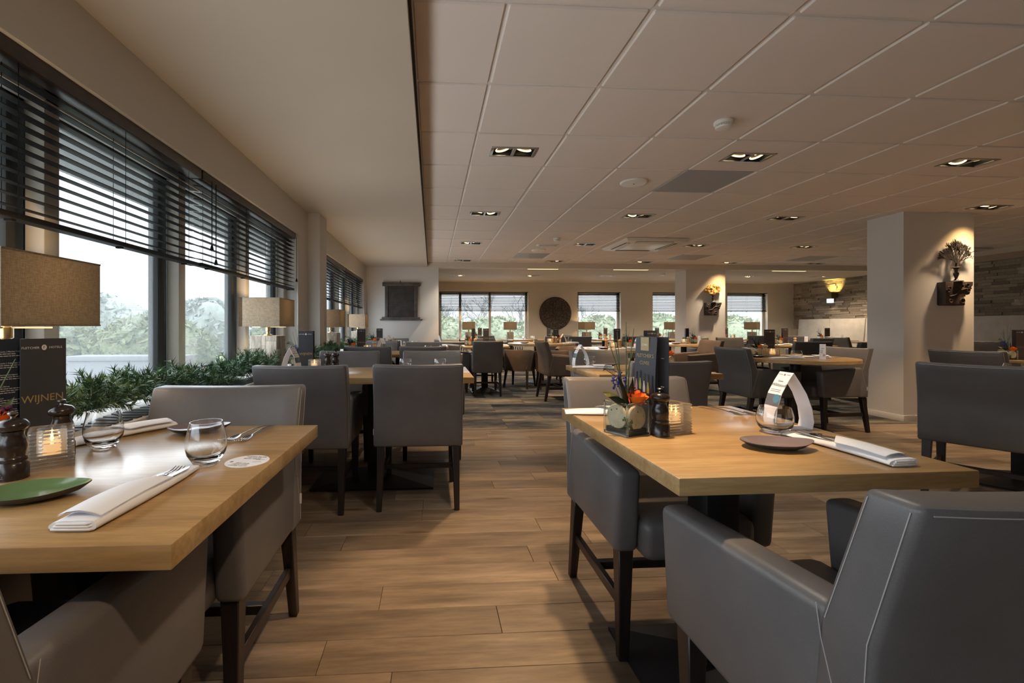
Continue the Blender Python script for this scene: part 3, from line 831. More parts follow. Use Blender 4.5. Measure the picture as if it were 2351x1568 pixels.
# ================================================================== CEILING FITTINGS
def downlight_proto(tilts):
    root = thing('downlight')
    fr = ring(G(), -.17, .17, -.09, .09, -.152, -.008, -.07, .07, -.004, .0)
    fr = G().box(-.17, .17, -.09, -.068, -.005, .001).box(-.17, .17, .068, .09, -.005, .001).box(-.17, -.148, -.068, .068, -.005, .001).box(.148, .17, -.068, .068, -.005, .001).box(-.012, .012, -.068, .068, -.005, .001)
    fr.build('frame', M['chrome'], root, bevel=.0015, seg=1)
    b = G()
    b.box(-.15, .15, -.07, .07, .10, .104).box(-.154, -.149, -.07, .07, 0, .10).box(.149, .154, -.07, .07, 0, .10).box(-.15, .15, -.074, -.069, 0, .10).box(-.15, .15, .069, .074, 0, .10).box(-.004, .004, -.07, .07, 0, .1)
    b.build('housing', M['black'], root, smooth=0)
    for sx, (ta, tb_) in zip((-1, 1), tilts):
        l = G().lathe([(.020, .045), (.050, .012), (.056, .004), (.056, 0), (.0505, .002)], 24, cap=False)
        lo = l.build('lamp', M['reflector'], root, loc=(sx * .08, 0, .018), rot=(R(ta), R(tb_), 0), fix=False)
        G().lathe([(.0445, .009), (.053, .0025), (.053, -.001), (.0445, .004)], 28, cap=False).build('lamp_ring', M['lamp_ring'], lo, fix=False)
        G().lathe([(.004, .008), (.016, .012), (.018, .03), (.004, .04)], 10).build('lamp_core', M['lamp_core'], lo)
    return root
DP = [downlight_proto(t) for t in (((0, -12), (8, 10)), ((10, 14), (-14, -10)), ((-10, 22), (6, -16)))]
ROWN = {-7: 'rearmost row', -4: 'row behind the camera', -1: 'row above the camera', 2: 'first row seen', 5: 'second row seen', 4: 'second row seen', 8: 'third row seen', 11: 'row at the beam'}
COLN = {0: 'nearest the window soffit', 3: 'second from the window soffit', 6: 'third from the window soffit', 9: 'fourth from the window soffit', 12: 'nearest the stone wall'}
def spot(name, loc, power, ang, col=(1, .86, .68), blend=.9, rad=.05, parent=None, rot=(0, 0, 0)):
    l = bpy.data.lights.new(name, 'SPOT'); l.energy = power; l.spot_size = R(ang); l.spot_blend = blend; l.color = col; l.shadow_soft_size = rad
    o = bpy.data.objects.new(name, l); o.location = loc; o.rotation_euler = rot
    return link(o, parent)
random.seed(11)
AIM = {(.6, -.3): (33, 36), (.6, 3.3): (-22, -2), (.6, 1.5): (3, 3), (.6, 5.1): (-8, 0), (2.4, 3.3): (10, 8)}
def downlight(x, y, z, lab, k, power, grp):
    o = place(DP[k % 3], (x, y, z), 0, lab, 'ceiling light', grp)
    if y < 0 and (round(x, 1), round(y, 1)) not in AIM: return o
    if y > 6: power *= 1.7
    if y < 0:
        ax, ay = AIM[(round(x, 1), round(y, 1))]
        spot('downlight_beam', (x, y, z - .03), power * 1.3, 44, (1, .70, .42), .6, .03, rot=(R(ax), R(ay), 0)); return o
    spot('downlight_beam', (x, y, z - .03), power, 100, rot=(R(random.uniform(-6, 6)), R(random.uniform(-6, 6)), 0))
    ax, ay = AIM.get((round(x, 1), round(y, 1)), (random.uniform(-12, 12), random.uniform(-12, 12)))
    spot('downlight_beam', (x, y, z - .03), power * (2.1 if (round(x, 1), round(y, 1)) in ((.6, 1.5), (.6, 3.3), (.6, 5.1)) else 1.5), 54, (1, .62, .29), .45, .03, rot=(R(ax), R(ay), 0))
    return o
for i, (c_, r_) in enumerate(LIGHTS):
    x, y = X0 + c_ * T + T / 2, Y0 + r_ * T + T / 2
    if y < -1 and False: continue
    vis = y > 1.6
    lab = 'twin spotlight in ceiling tiles, %s, %s' % (ROWN[r_], COLN[c_])
    downlight(x, y, ZT - .006, lab, i, LAMP_W, 'twin ceiling spotlights')
for i, x in enumerate((.59, 2.35, 4.10, 5.85, 7.57, 9.25)):
    y = 10.4 - i * .05
    o = place(DP[(i + 1) % 3], (x, y, ZS + .001), 0, 'twin spotlight in the far plaster ceiling, %s' % ('above the left far lamps', 'left of the round disc', 'above the narrow window right of disc', 'behind the far column', 'in front of the last far window', 'beside the stone wall')[i], 'ceiling light', 'spotlights in the far ceiling')
    KIDS_h = [ch for ch in KIDS[o.name] if 'housing' in ch.name]
    for ch in KIDS[o.name]:
        if 'frame' not in ch.name: ch.scale = (1, 1, .05); ch.location.z = -.001
    spot('downlight_beam', (x, y, ZS - .03), LAMP_W * 2.6, 140, (1, .80, .58))
for i, (a, b) in enumerate(((1.95, 2.6), (3.75, 4.5), (5.6, 6.0), (7.2, 7.95))):  # made-up glowing bars in place of light patches reflected under the beam
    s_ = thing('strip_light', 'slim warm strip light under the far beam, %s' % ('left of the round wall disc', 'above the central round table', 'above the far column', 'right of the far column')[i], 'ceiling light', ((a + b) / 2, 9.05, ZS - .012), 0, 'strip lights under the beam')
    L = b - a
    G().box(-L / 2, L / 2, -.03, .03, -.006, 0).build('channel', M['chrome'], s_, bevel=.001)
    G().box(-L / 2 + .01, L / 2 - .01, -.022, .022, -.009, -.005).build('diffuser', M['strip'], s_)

def detector(loc, lab):
    t = thing('smoke_detector', lab, 'smoke detector', loc)
    G().lathe([(.052, 0), (.055, -.004), (.055, -.016), (.048, -.022)], 28).build('base', M['plastic'], t)
    sl = G()
    for a in range(20):
        q = 2 * PI * a / 20
        sl.box(-.002, .002, .038, .047, -.036, -.022, Matrix.Rotation(q, 4, 'Z'))
    sl.build('vent_fins', M['plastic'], t, smooth=0)
    G().lathe([(.036, -.020), (.036, -.036), (.046, -.036), (.044, -.044), (.03, -.048)], 28).build('cap', M['plastic'], t)
detector((1.827, 2.70, ZT - .006), 'white round smoke detector on the tiles right of the camera axis')
detector((1.82, 6.42, ZT - .006), 'small far smoke detector near the emergency light')
detector((5.20, 9.8, ZS), 'small smoke detector on the far plaster ceiling by the column')
def speaker(loc, lab):
    t = thing('ceiling_speaker', lab, 'speaker', loc, 0, 'round ceiling speakers')
    G().lathe([(.115, 0), (.118, -.006), (.112, -.014), (.104, -.016)], 36).build('rim', M['plastic'], t)
    G().lathe([(.103, -.013), (.06, -.017), (.012, -.019)], 32).build('grille', M['plastic'], t)
    G().lathe([(.008, -.017), (.006, -.021)], 10).build('hub', M['black'], t)
speaker((1.794, 3.877, ZT - .006), 'flat white round ceiling speaker left of the dark vent tile')
speaker((1.787, 7.40, ZT - .006), 'far round ceiling speaker beyond the emergency light')
speaker((6.95, 6.89, ZT - .006), 'round ceiling speaker left of the near column')
t = thing('emergency_light', 'slim rectangular emergency light fitting on the far tiles', 'emergency light', (1.815, 6.93, ZT - .006))
G().box(-.17, .17, -.06, .06, -.012, 0).build('frame', M['plastic'], t, bevel=.003)
G().box(-.14, .14, -.035, .035, -.03, -.012).build('diffuser', M['ac'], t, bevel=.008)
t = thing('ceiling_cassette', 'square ceiling air conditioning cassette with four dark slots', 'air conditioner', (3.27, 6.75, ZT - .006))
G().hexa([(-.43, -.43, -.045), (.43, -.43, -.045), (.43, .43, -.045), (-.43, .43, -.045)], [(-.475, -.475, -.005), (.475, -.475, -.005), (.475, .475, -.005), (-.475, .475, -.005)]).build('panel', M['ac'], t, bevel=.006)
G().box(-.27, .27, -.27, .27, -.052, -.044).build('intake_grille', M['plastic'], t, bevel=.01)
for q in range(4):
    m_ = Matrix.Rotation(q * PI / 2, 4, 'Z')
    sl = G().box(-.28, .28, .33, .40, -.047, -.0445, m_).build('air_slot', M['black'], t, smooth=0)
    G().hexa([m_ @ Vector(p) for p in ((-.27, .33, -.052), (.27, .33, -.052), (.27, .345, -.050), (-.27, .345, -.050))], [m_ @ Vector(p) for p in ((-.27, .36, -.049), (.27, .36, -.049), (.27, .375, -.047), (-.27, .375, -.047))]).build('louvre', M['ac'], sl, smooth=0)
t = thing('ceiling_cassette', 'far ceiling air unit at the right, beside the stone wall soffit', 'air conditioner', (8.7, 7.2, ZT - .006))
G().box(-.45, .45, -.45, .45, -.03, -.002).build('panel', M['ac'], t, bevel=.006)
G().box(-.36, .36, -.3, -.22, -.034, -.029).box(-.36, .36, .22, .3, -.034, -.029).build('air_slot', M['black'], t, smooth=0)

# ================================================================== WALL PIECES
# carved lattice panel on the partition
t = thing('lattice_panel', 'dark carved wooden lattice window frame hung on the white wall', 'wall panel', (-.61, 8.995, 1.19))
G().box(-.375, .375, -.06, -.0, .685, .755).build('lintel', M['old_wood'], t, bevel=.006)
G().box(-.42, .42, -.085, 0, 0, .028).box(-.385, .375, -.07, 0, .028, .066).build('ledge', M['old_wood'], t, bevel=.005)
G().box(-.325, -.262, -.055, 0, .066, .686).box(.255, .322, -.055, 0, .066, .686).build('jamb', M['old_wood'], t, bevel=.005)
G().box(-.262, .255, -.016, -.004, .066, .686).build('backing', M['black'], t)
la = G()
n_ = 19
for i in range(-n_, n_ * 2):
    for sg in (1, -1):
        p0 = Vector((-.26 + i * .035, -.024 if sg > 0 else -.03, .068)); p1 = p0 + Vector((sg * .618, 0, .618))
        # clip to frame
        def clip(a, b):
            d = b - a; t0, t1 = 0, 1
            for lo, hi, ax in ((-.262, .255, 0), (.066, .686, 2)):
                if abs(d[ax]) < 1e-9: continue
                u0, u1 = sorted(((lo - a[ax]) / d[ax], (hi - a[ax]) / d[ax])); t0, t1 = max(t0, u0), min(t1, u1)
            return (a + d * t0, a + d * t1) if t1 - t0 > .02 else None
        c_ = clip(p0, p1) if sg > 0 else clip(Vector((p0.x, p0.y, p0.z)), p1)
        if c_: la.bar(c_[0], c_[1], .012, up=(0, 1, 0))
tag(la.build('lattice', M['old_wood'], t, smooth=0), kind='stuff')
G().bar((-.02, -.01, .755), (-.025, -.01, .80), .012).build('hook', M['black_metal'], t)

# round disc of shell scales on far wall
t = thing('wall_disc', 'large round dark wall disc covered with bronze scales', 'wall art', (3.36, YF - .03, 1.435))
G().lathe([(.44, 0), (.445, .012), (.43, .028), (.2, .03)], 56, cap=True).build('back_disc', M['disc'], t, rot=(PI / 2, 0, 0))
sc = G(); rnd = random.Random(5)
for i in range(620):
    rr = .425 * math.sqrt((i + .5) / 620); a = i * 2.399963
    q = .0125 * rnd.uniform(.8, 1.25)
    sc.ball((rr * math.cos(a), -.032, rr * math.sin(a)), q, 6, 4, (rnd.uniform(.6, .8), .75, rnd.uniform(1.0, 1.5)))
tag(sc.build('scales', M['disc_knob'], t, fix=False), kind='stuff')

# carved brackets with vase and coral
def bracket(x0, y, dark, lab):
    t = thing('carved_bracket', lab, 'wall bracket', (x0, y, 1.302), 0, 'carved column brackets')
    poly = [(0, .262), (.33, .264), (.328, .225), (.31, .205), (.318, .185), (.295, .175), (.297, .145), (.285, .125), (.26, .118), (.235, .122), (.245, .10), (.17, .095), (.185, .08), (.215, .083), (.232, .065), (.228, .045), (.213, .035), (.232, .028), (.235, .008), (.22, 0), (.012, 0), (0, .012)]
    G().prism(poly, lambda p: (p[0], -.085, p[1]), lambda p: (p[0], 0.002, p[1])).build('bracket', M['carved'], t, bevel=.004)
    sc_ = G()
    for (cx_, cz, r_) in ((.20, .052, .026), (.045, .19, .02), (.03, .165, .018), (.27, .17, .02), (.12, .2, .02), (.19, .21, .022), (.06, .05, .018), (.26, .225, .02)):
        n = 14
        sc_.tube([(cx_ + r_ * math.cos(2 * PI * i / n), -.087, cz + r_ * math.sin(2 * PI * i / n)) for i in range(n + 1)], .006, 6)
    sc_.tube([(.05, -.087, .10), (.12, -.09, .12), (.17, -.088, .17), (.25, -.087, .19)], .007, 6)
    sc_.build('carving', M['carved'], t)
    v = thing('bracket_vase', '%s baluster vase holding a %s coral, standing on the %s bracket' % (('dark', 'dark branching', 'near') if dark else ('small dark', 'yellow fan', 'far')), 'vase', (x0 + .155, y - .062, 1.302 + .264))
    G().lathe([(.06, 0), (.06, .008), (.05, .014), (.02, .016)], 24).build('dish', M['pewter'], v)
    G().lathe([(.018, .014), (.022, .02), (.010, .035), (.014, .05), (.024, .085), (.022, .10), (.010, .11), (.014, .115), (.014, .135), (.024, .142), (.020, .148), (.045, .158), (.02, .168)], 20).build('baluster', M['carved'], v)
    rnd = random.Random(3)
    g = G()
    if dark:
        def br(p, d, l, r_, k_):
            q = p + d * l
            g.bar(p, q, r_ * 2, r_ * 1.5)
            if k_ == 0: return
            for _ in range(3 if k_ > 2 else 2):
                dd = (d + Vector((rnd.gauss(0, .42), rnd.gauss(0, .10), rnd.gauss(.05, .25)))).normalized(); dd.y *= .5
                br(q, dd.normalized(), l * rnd.uniform(.68, .92), max(.0013, r_ * .72), k_ - 1)
        br(Vector((.005, 0, .158)), Vector((.12, 0, 1)).normalized(), .055, .012, 1)
        for a in (-.95, -.65, -.35, -.1, .15, .4, .7, 1.0): br(Vector((.012, 0, .205)), Vector((math.sin(a), rnd.uniform(-.1, .1), math.cos(a))).normalized(), .062, .0042, 5)
        g.build('coral', M['coral_dark'], v, smooth=0, fix=False)
    else:
        rows_ = []
        for side_ in (0,):
            for k_ in range(9):
                rows_.append([( (k_ / 8) * .17 * math.sin(a) * (1 + .12 * math.sin(7 * a)), -.012 + .02 * math.sin(3 * a + k_), .16 + (k_ / 8) * (.205 * math.cos(a * .82)) * (1 + .08 * math.sin(9 * a))) for a in [(-1.5 + 3.0 * i / 22) for i in range(23)]])
        g.surf(rows_)
        back = [[(p[0], p[1] + .03, p[2]) for p in r_] for r_ in rows_]
        g.surf([r_[::-1] for r_ in back])
        for i in range(260):
            a = rnd.uniform(-1.45, 1.45); q = math.sqrt(rnd.random())
            g.ball((q * .18 * math.sin(a), rnd.uniform(-.03, .03), .165 + q * .21 * math.cos(a * .82)), rnd.uniform(.008, .018), 5, 3)
        g.build('coral', M['coral_yellow'], v, fix=False)
bracket(5.681, 4.70, True, 'dark carved wooden bracket on the near column')
bracket(5.666, 9.0, False, 'dark carved wooden bracket on the far column')
# grazing spots over the two columns' fronts
spot('downlight_beam', (6.0, 4.466, ZT - .05), 24, 96, (1, .60, .22), 1.0, .03, rot=(R(15), 0, 0))
spot('downlight_beam', (6.0, 8.72, ZT - .06), 26, 96, (1, .64, .27), 1.0, .03, rot=(R(16), 0, 0))

# wall sconces on the stone wall
def sconce(y, lab):
    t = thing('wall_sconce', lab, 'wall light', (XR - .0, y, 1.70), 0, 'stone wall sconces')
    G().box(-.10, .0, -.03, .03, .0, .16).build('arm', M['sconce'], t, bevel=.004)
    s_ = G()
    ring(s_, -.19, -.02, -.12, .12, -.184, -.026, -.114, .114, .09, .22)
    s_.build('shade', M['sconce'], t, smooth=0)
    G().box(-.155, -.06, -.055, .055, -.03, .075).build('glass_block', M['sconce_glass'], t, bevel=.004)
    spot('sconce_beam', (XR - .15, y, 1.80), 40, 76, (1, .72, .20), .7, .02, rot=(PI, R(32), 0))
    spot('sconce_beam', (XR - .10, y, 1.68), 14, 90, (1, .75, .4), .6, .03, rot=(0, R(-8), 0))
sconce(10.75, 'square wall sconce with blue glass block on the stone wall, by the bench')
sconce(8.25, 'wall sconce on the stone wall, hidden behind the near column')

# upholstered bench along the stone wall
t = thing('wall_bench', 'long bench with cream upholstered back panels along the stone wall', 'bench', (XR - .3, 8.6, 0))
bp = G().box(-.06, .06, .006, .945, 0, .80).mesh('back_panel', M['upholstery'], .018, 3)
for i in range(7): inst('back_panel', bp, t, (.13, 3.07 - .95 * (i + 1), .465), (0, R(5), 0))
sp_ = G().box(-.28, .2, .006, .945, .30, .465).mesh('seat_cushion', M['upholstery'], .02, 3)
for i in range(7): inst('seat_cushion', sp_, t, (0, 3.07 - .95 * (i + 1), 0))
G().box(-.24, .2, -3.58, 3.07, 0, .30).build('plinth', M['dark_wood'], t)

# ================================================================== FURNITURE
def rgrid(f, nu, nv): return [[f(i / nu, j / nv) for i in range(nu + 1)] for j in range(nv + 1)]
def back_line(v):
    # outer face and thickness of the backrest: upright low down, leaning further back above the arms
    if v < .55: return -.262 - .018 * v / .55, .100 - .018 * v / .55
    q = (v - .55) / .45
    return -.280 - .066 * q, .082 - .010 * q
def armchair(name, W, mat):
    root = thing(name)
    hw = W / 2
    # backrest: leaning, gently bowed, one closed solid
    def bk(front):
        def f(u, v):
            x = -hw + W * u; z = .36 + .49 * v
            y, th = back_line(v)
            y += (.016 * v) * ((2 * u - 1) ** 2) - .006
            crown = .006 * v * (1 - (2 * u - 1) ** 2)
            return (x, y + (th if front else 0), z - crown)
        return f
    nu, nv = 8, 9
    a, b = rgrid(bk(False), nu, nv), rgrid(bk(True), nu, nv)
    g = G(); vs = [p for r_ in a for p in r_] + [p for r_ in b for p in r_]
    n = nu + 1; o = n * (nv + 1); fs = []
    for j in range(nv):
        for i in range(nu):
            q = j * n + i
            fs.append((q, q + 1, q + n + 1, q + n)); fs.append((o + q, o + q + n, o + q + n + 1, o + q + 1))
    for j in range(nv):
        for i in (0, nu):
            q = j * n + i; fs.append((q, q + n, o + q + n, o + q))
    for i in range(nu):
        for j in (0, nv):
            q = j * n + i; fs.append((q, q + 1, o + q + 1, o + q))
    g.add(vs, fs)
    g.build('backrest', mat, root, bevel=.011, seg=2, smooth=50)
    for sx in (-1, 1):
        x0, x1 = sorted((sx * (hw - .078), sx * (hw - .001)))
        q = G().hexa([(x0, -.20, .36), (x1, -.20, .36), (x1, .225, .36), (x0, .225, .36)], [(x0, -.21, .655), (x1, -.21, .655), (x1, .25, .625), (x0, .25, .625)])
        q.build('arm', mat, root, bevel=.02, seg=3, smooth=50)
    q = G().box(-hw + .08, hw - .08, -.19, .262, .345, .47)
    q.build('seat', mat, root, bevel=.03, seg=3, smooth=50)
    st = G()
    for sx in (-1, 1):
        x = sx * (hw + .0004)
        for off in (0, 1):
            pts = []
            for k_ in range(8):
                v = (.56 if off else .02) + k_ * (.975 - (.56 if off else .02)) / 7
                y, th = back_line(v)
                y += .016 * v - .006
                pts.append((x, y + (th - .010 if off else .010), .36 + .49 * v))
            st.tube(pts, .0009, 5)
        x = sx * (hw + .0)
        st.tube([(x, -.192, .648), (x, -.20, .60), (x, -.225, .52), (x, -.250, .42)], .0008, 5)
    pts = []
    for k_ in range(11):
        u = .03 + .94 * k_ / 10
        f0 = bk(False)(u, .976)
        pts.append((f0[0], f0[1] - .0008, f0[2]))
    st.tube(pts, .0009, 5)
    st.build('stitching', M['stitch'], root)
    G().box(-hw - .006, -hw + .002, -.252, -.248, .43, .465).build('label_tag', M['tag'], root, smooth=0)
    for sx in (-1, 1):
        fr = G().hexa([(sx * (hw - .045) - .016, .165, 0), (sx * (hw - .045) + .016, .165, 0), (sx * (hw - .045) + .016, .195, 0), (sx * (hw - .045) - .016, .195, 0)],
                      [(sx * (hw - .045) - .024, .16, .37), (sx * (hw - .045) + .024, .16, .37), (sx * (hw - .045) + .024, .21, .37), (sx * (hw - .045) - .024, .21, .37)])
        fr.build('leg', M['dark_wood'], root, bevel=.003, seg=1)
        re = G().hexa([(sx * (hw - .035) - .015, -.315, 0), (sx * (hw - .035) + .015, -.315, 0), (sx * (hw - .035) + .015, -.283, 0), (sx * (hw - .035) - .015, -.283, 0)],
                      [(sx * (hw - .04) - .022, -.262, .37), (sx * (hw - .04) + .022, -.262, .37), (sx * (hw - .04) + .022, -.212, .37), (sx * (hw - .04) - .022, -.212, .37)])
        re.build('leg', M['dark_wood'], root, bevel=.003, seg=1)
        G().box(sx * (hw - .042) - .010, sx * (hw - .042) + .010, -.27, .18, .165, .20).build('stretcher', M['dark_wood'], root, bevel=.002, seg=1)
    G().box(-hw + .04, hw - .04, -.06, -.035, .168, .198).build('stretcher', M['dark_wood'], root, bevel=.002, seg=1)
    return root
def tubchair():
    root = thing('tub_chair')
    g = G(); N = 22
    rows_ = []
    path = []
    for i in range(N + 1):
        a = PI * (-.12 + 1.24 * i / N) 
        path.append((.27 * math.cos(a), -.02 - .25 * math.sin(a)))
    def prof(i):
        u = abs(i / N - .5) * 2
        top = .665 - .05 * max(0, u - .55) / .45
        p = Vector((path[i][0], path[i][1], 0)); nrm = Vector((path[i][0], path[i][1] + .02, 0)).normalized()
        out_ = []
        for (o_, z) in ((-.012, .30), (.012, .50), (.024, top - .02), (.012, top), (-.02, top + .003), (-.05, top - .015), (-.062, .50), (-.066, .30)):
            out_.append(p + nrm * o_ + Vector((0, 0, z)))
        return out_
    rows_ = [prof(i) for i in range(N + 1)]
    g.surf(rows_, True)
    n = len(rows_[0]); m_ = N * n
    g.add(rows_[0], [tuple(range(n))]); g.add(rows_[-1], [tuple(range(n))[::-1]])
    g.build('shell', M['suede'], root, smooth=55)
    G().box(-.205, .205, -.2, .2, .30, .45).build('seat', M['suede'], root, bevel=.03, seg=3, smooth=50)
    for sx in (-1, 1):
        for (y0, y1) in ((.15, .19), (-.17, -.235)):
            G().bar((sx * .19, y0, .31), (sx * .215, y1, 0), .042, .026).build('leg', M['dark_wood'], root, bevel=.002, seg=1)
    return root
AC = armchair('armchair', .52, M['leather'])
AN = armchair('dining_chair', .46, M['leather'])
TU = tubchair()
def chair(x, y, rz, lab, mat=None, proto=None, grp='leather armchairs'):
    o = place(proto or AC, (x, y, 0), R(rz), lab, 'chair', grp)
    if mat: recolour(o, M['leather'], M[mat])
    return o
# window tables
chair(-.752, .785, 0, 'dark grey armchair tucked under the left foreground table, seen from above')
chair(-.735, 1.39, 180, 'grey armchair across the left foreground table, facing the camera')
chair(-.735, 2.87, -1, 'grey armchair with its back to camera, window side of the second window table')
chair(-.08, 2.90, 0, 'grey armchair with its back to camera, aisle side of the second window table')
chair(-.735, 3.76, 180, 'grey armchair beyond the second window table, on its window side')
chair(.0, 3.76, 180, 'grey armchair beyond the second window table, on its aisle side')
chair(-.71, 5.28, 0, 'grey armchair on the near side of the third window table, window side')
chair(-.10, 5.28, 0, 'grey armchair on the near side of the third window table, aisle side')
chair(-.76, 6.12, 180, 'grey armchair beyond the third window table, window side')
chair(-.12, 6.12, 180, 'grey armchair beyond the third window table, aisle side')
chair(-.75, 7.28, 0, 'grey armchair on the near side of the fourth window table below the lattice panel')
chair(-.70, 8.25, 180, 'grey armchair at the far end, right under the carved lattice panel')
# right foreground
chair(.835, .845, 2, 'grey leather armchair in the right foreground, its back cut by the frame')
chair(.825, 1.58, 180, 'grey armchair on the far side of the right foreground table, facing the camera')
chair(1.51, 3.04, 0, 'dark armchair seen from behind, just beyond the right foreground table')
chair(1.50, 3.66, 180, 'grey armchair facing the camera behind the tall wine menu')
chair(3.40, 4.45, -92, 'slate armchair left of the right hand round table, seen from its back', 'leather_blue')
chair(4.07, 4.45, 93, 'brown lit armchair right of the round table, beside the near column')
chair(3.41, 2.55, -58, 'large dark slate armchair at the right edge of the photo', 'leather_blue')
chair(5.20, 3.88, -80, 'dark slate armchair in front of the near column', 'leather_blue')
chair(8.75, 6.38, -90, 'dark armchair right of the near column, at the bench', 'leather_blue')
# middle of the room
chair(.85, 7.06, 0, 'narrow high backed grey chair at the small square table', None, AN)
chair(.38, 7.42, -90, 'grey armchair at the left side of the small square table')
chair(.90, 8.02, 180, 'grey armchair behind the small square table')
chair(1.56, 7.84, -32, 'brown suede tub chair at the round table, left of the pair', None, TU, 'brown tub chairs')
chair(2.06, 7.66, -4, 'brown suede tub chair at the round table, right of the pair', None, TU, 'brown tub chairs')
chair(2.78, 8.9, 150, 'brown suede tub chair on the far side of the round table', None, TU, 'brown tub chairs')
chair(1.90, 6.50, -88, 'brown armchair at the left of the central round table', 'suede')
chair(3.35, 6.62, 80, 'brown tub chair at the right of the central round table', None, TU, 'brown tub chairs')
chair(4.22, 6.95, 92, 'brown suede armchair with a lit top edge, right of the central table', 'suede')
chair(5.42, 8.62, 178, 'slate armchair in front of the far column, left one', 'leather_blue')
chair(6.02, 8.45, 176, 'slate armchair in front of the far column, right one', 'leather_blue')
chair(5.62, 6.52, -8, 'slate armchair left of the two before the bench tables', 'leather_blue')
chair(6.22, 6.15, -4, 'slate armchair partly behind the near column', 'leather_blue')
chair(7.40, 8.40, 10, 'grey armchair between the far column and the bench')
chair(8.85, 9.98, -90, 'grey armchair facing the bench, under the lit wall sconce')
chair(8.80, 8.90, -90, 'slate armchair facing the bench, left of the near column', 'leather_blue')
# far windows
chair(.42, 10.7, -95, 'grey armchair at the left end of the wide far window')
chair(1.50, 10.75, -70, 'pale blue lit chair by the second far lamp, nearer one', 'leather_blue')
chair(1.72, 11.25, -75, 'pale blue lit chair by the second far lamp, farther one', 'leather_blue')
chair(2.78, 10.15, 0, 'dark armchair below the round wall disc, left one')
chair(3.32, 10.15, 0, 'dark armchair below the round wall disc, right one')
chair(3.72, 11.15, -88, 'slate armchair left of the lamp in the narrow far window', 'leather_blue')
chair(4.55, 10.15, 0, 'dark armchair behind the central table group')
chair(5.05, 10.9, 35, 'slate armchair between the narrow far windows', 'leather_blue')
chair(8.22, 10.9, -20, 'slate armchair before the last far window', 'leather_blue')

def staves(root, w_, d_, z0, z1):
    # solid top made of glued boards
    n = max(3, round(d_ / .16)); st = d_ / n
    for i in range(n):
        G().box(-w_ / 2, w_ / 2, -d_ / 2 + i * st, -d_ / 2 + (i + 1) * st, z0, z1).build('board', M['oak'], root, bevel=.0006, seg=1, smooth=0)
def pedestal(root, cx_, bw, bd, cw):
    g = G().box(cx_ - bw / 2, cx_ + bw / 2, -bd / 2, bd / 2, 0, .012)
    g.hexa([(cx_ - bw / 2, -bd / 2, .012), (cx_ + bw / 2, -bd / 2, .012), (cx_ + bw / 2, bd / 2, .012), (cx_ - bw / 2, bd / 2, .012)], [(cx_ - cw / 2, -cw / 2, .075), (cx_ + cw / 2, -cw / 2, .075), (cx_ + cw / 2, cw / 2, .075), (cx_ - cw / 2, cw / 2, .075)])
    g.build('base', M['black_metal'], root, smooth=0)
    G().box(cx_ - cw / 2, cx_ + cw / 2, -cw / 2, cw / 2, .07, .70).build('column', M['black_metal'], root, bevel=.004)
    G().box(cx_ - .2, cx_ + .2, -.2, .2, .70, .712).build('plate', M['black_metal'], root)
def rect_table(x0, x1, y0, y1, lab, base='one', rz=0, name='dining_table'):
    w_, d_ = x1 - x0, y1 - y0
    t = thing(name, lab, 'table', ((x0 + x1) / 2, (y0 + y1) / 2, 0), R(rz), 'oak dining tables')
    tp = G().box(-w_ / 2, w_ / 2, -d_ / 2, d_ / 2, .712, .75).build('tabletop', M['oak'], t, bevel=.0022, seg=2)
    if base == 'one': pedestal(t, 0, .46, .46, .10)
    else: pedestal(t, 0, .80, .42, .10)
    return t
def round_table(x, y, r_, lab):
    t = thing('round_table', lab, 'table', (x, y, 0), random.uniform(-1, 1), 'round oak tables')
    G().lathe([(r_ - .004, .712), (r_, .716), (r_, .746), (r_ - .004, .75)], 64).build('tabletop', M['oak'], t, smooth=30)
    G().lathe([(.055, .03), (.05, .06), (.05, .70), (.18, .702), (.18, .712)], 24).build('column', M['black_metal'], t, smooth=30)
    G().lathe([(.31, 0), (.31, .012), (.27, .022), (.05, .04)], 40).build('base', M['black_metal'], t, smooth=30)
    return t
rect_table(-1.078, -.372, .677, 1.467, 'oak table in the left foreground by the window', 'one', -.8)
rect_table(-1.045, .262, 2.78, 3.51, 'long oak table at the second window lamp', 'wide')
rect_table(-1.045, .26, 5.15, 5.9, 'third oak window table, behind the white pilaster line', 'wide')
rect_table(-1.045, .26, 7.15, 7.9, 'fourth oak window table, nearest the lattice panel', 'wide')
rect_table(.508, 1.195, .905, 1.712, 'oak table in the right foreground with the flower vase', 'one', .8)
rect_table(1.10, 1.95, 2.88, 3.62, 'oak table directly behind the right foreground table')
rect_table(.50, 1.23, 6.98, 7.70, 'small square oak table behind the high backed chair')
rect_table(3.62, 4.32, 2.42, 3.12, 'oak table at the right edge, behind the big slate armchair', 'one', -58)
rect_table(5.40, 6.2, 3.30, 4.10, 'oak table in front of the near column, right side')
rect_table(5.75, 6.75, 7.05, 7.7, 'oak table before the far column, right side')
rect_table(9.0, 9.65, 9.55, 10.2, 'bench table under the sconce')
rect_table(9.0, 9.65, 8.55, 9.2, 'bench table left of the near column')
rect_table(9.0, 9.65, 6.05, 6.75, 'bench table seen right of the near column')
rect_table(.72, 1.42, 10.75, 11.55, 'oak table at the left far lamp by the wide window')
rect_table(1.95, 3.3, 10.75, 11.5, 'oak table at the second far lamp, left of disc')
rect_table(4.05, 4.75, 10.8, 11.55, 'oak table at the lamp in the narrow far window')
rect_table(5.55, 6.6, 10.8, 11.5, 'oak table by the window behind the far column')
rect_table(7.25, 7.95, 10.7, 11.4, 'oak table by the last far window')
round_table(3.75, 4.40, .52, 'round oak table between the slate and brown armchairs')
round_table(2.10, 8.49, .64, 'round oak table in front of the wall disc')
round_table(2.66, 6.36, .58, 'round oak table in the centre of the room')
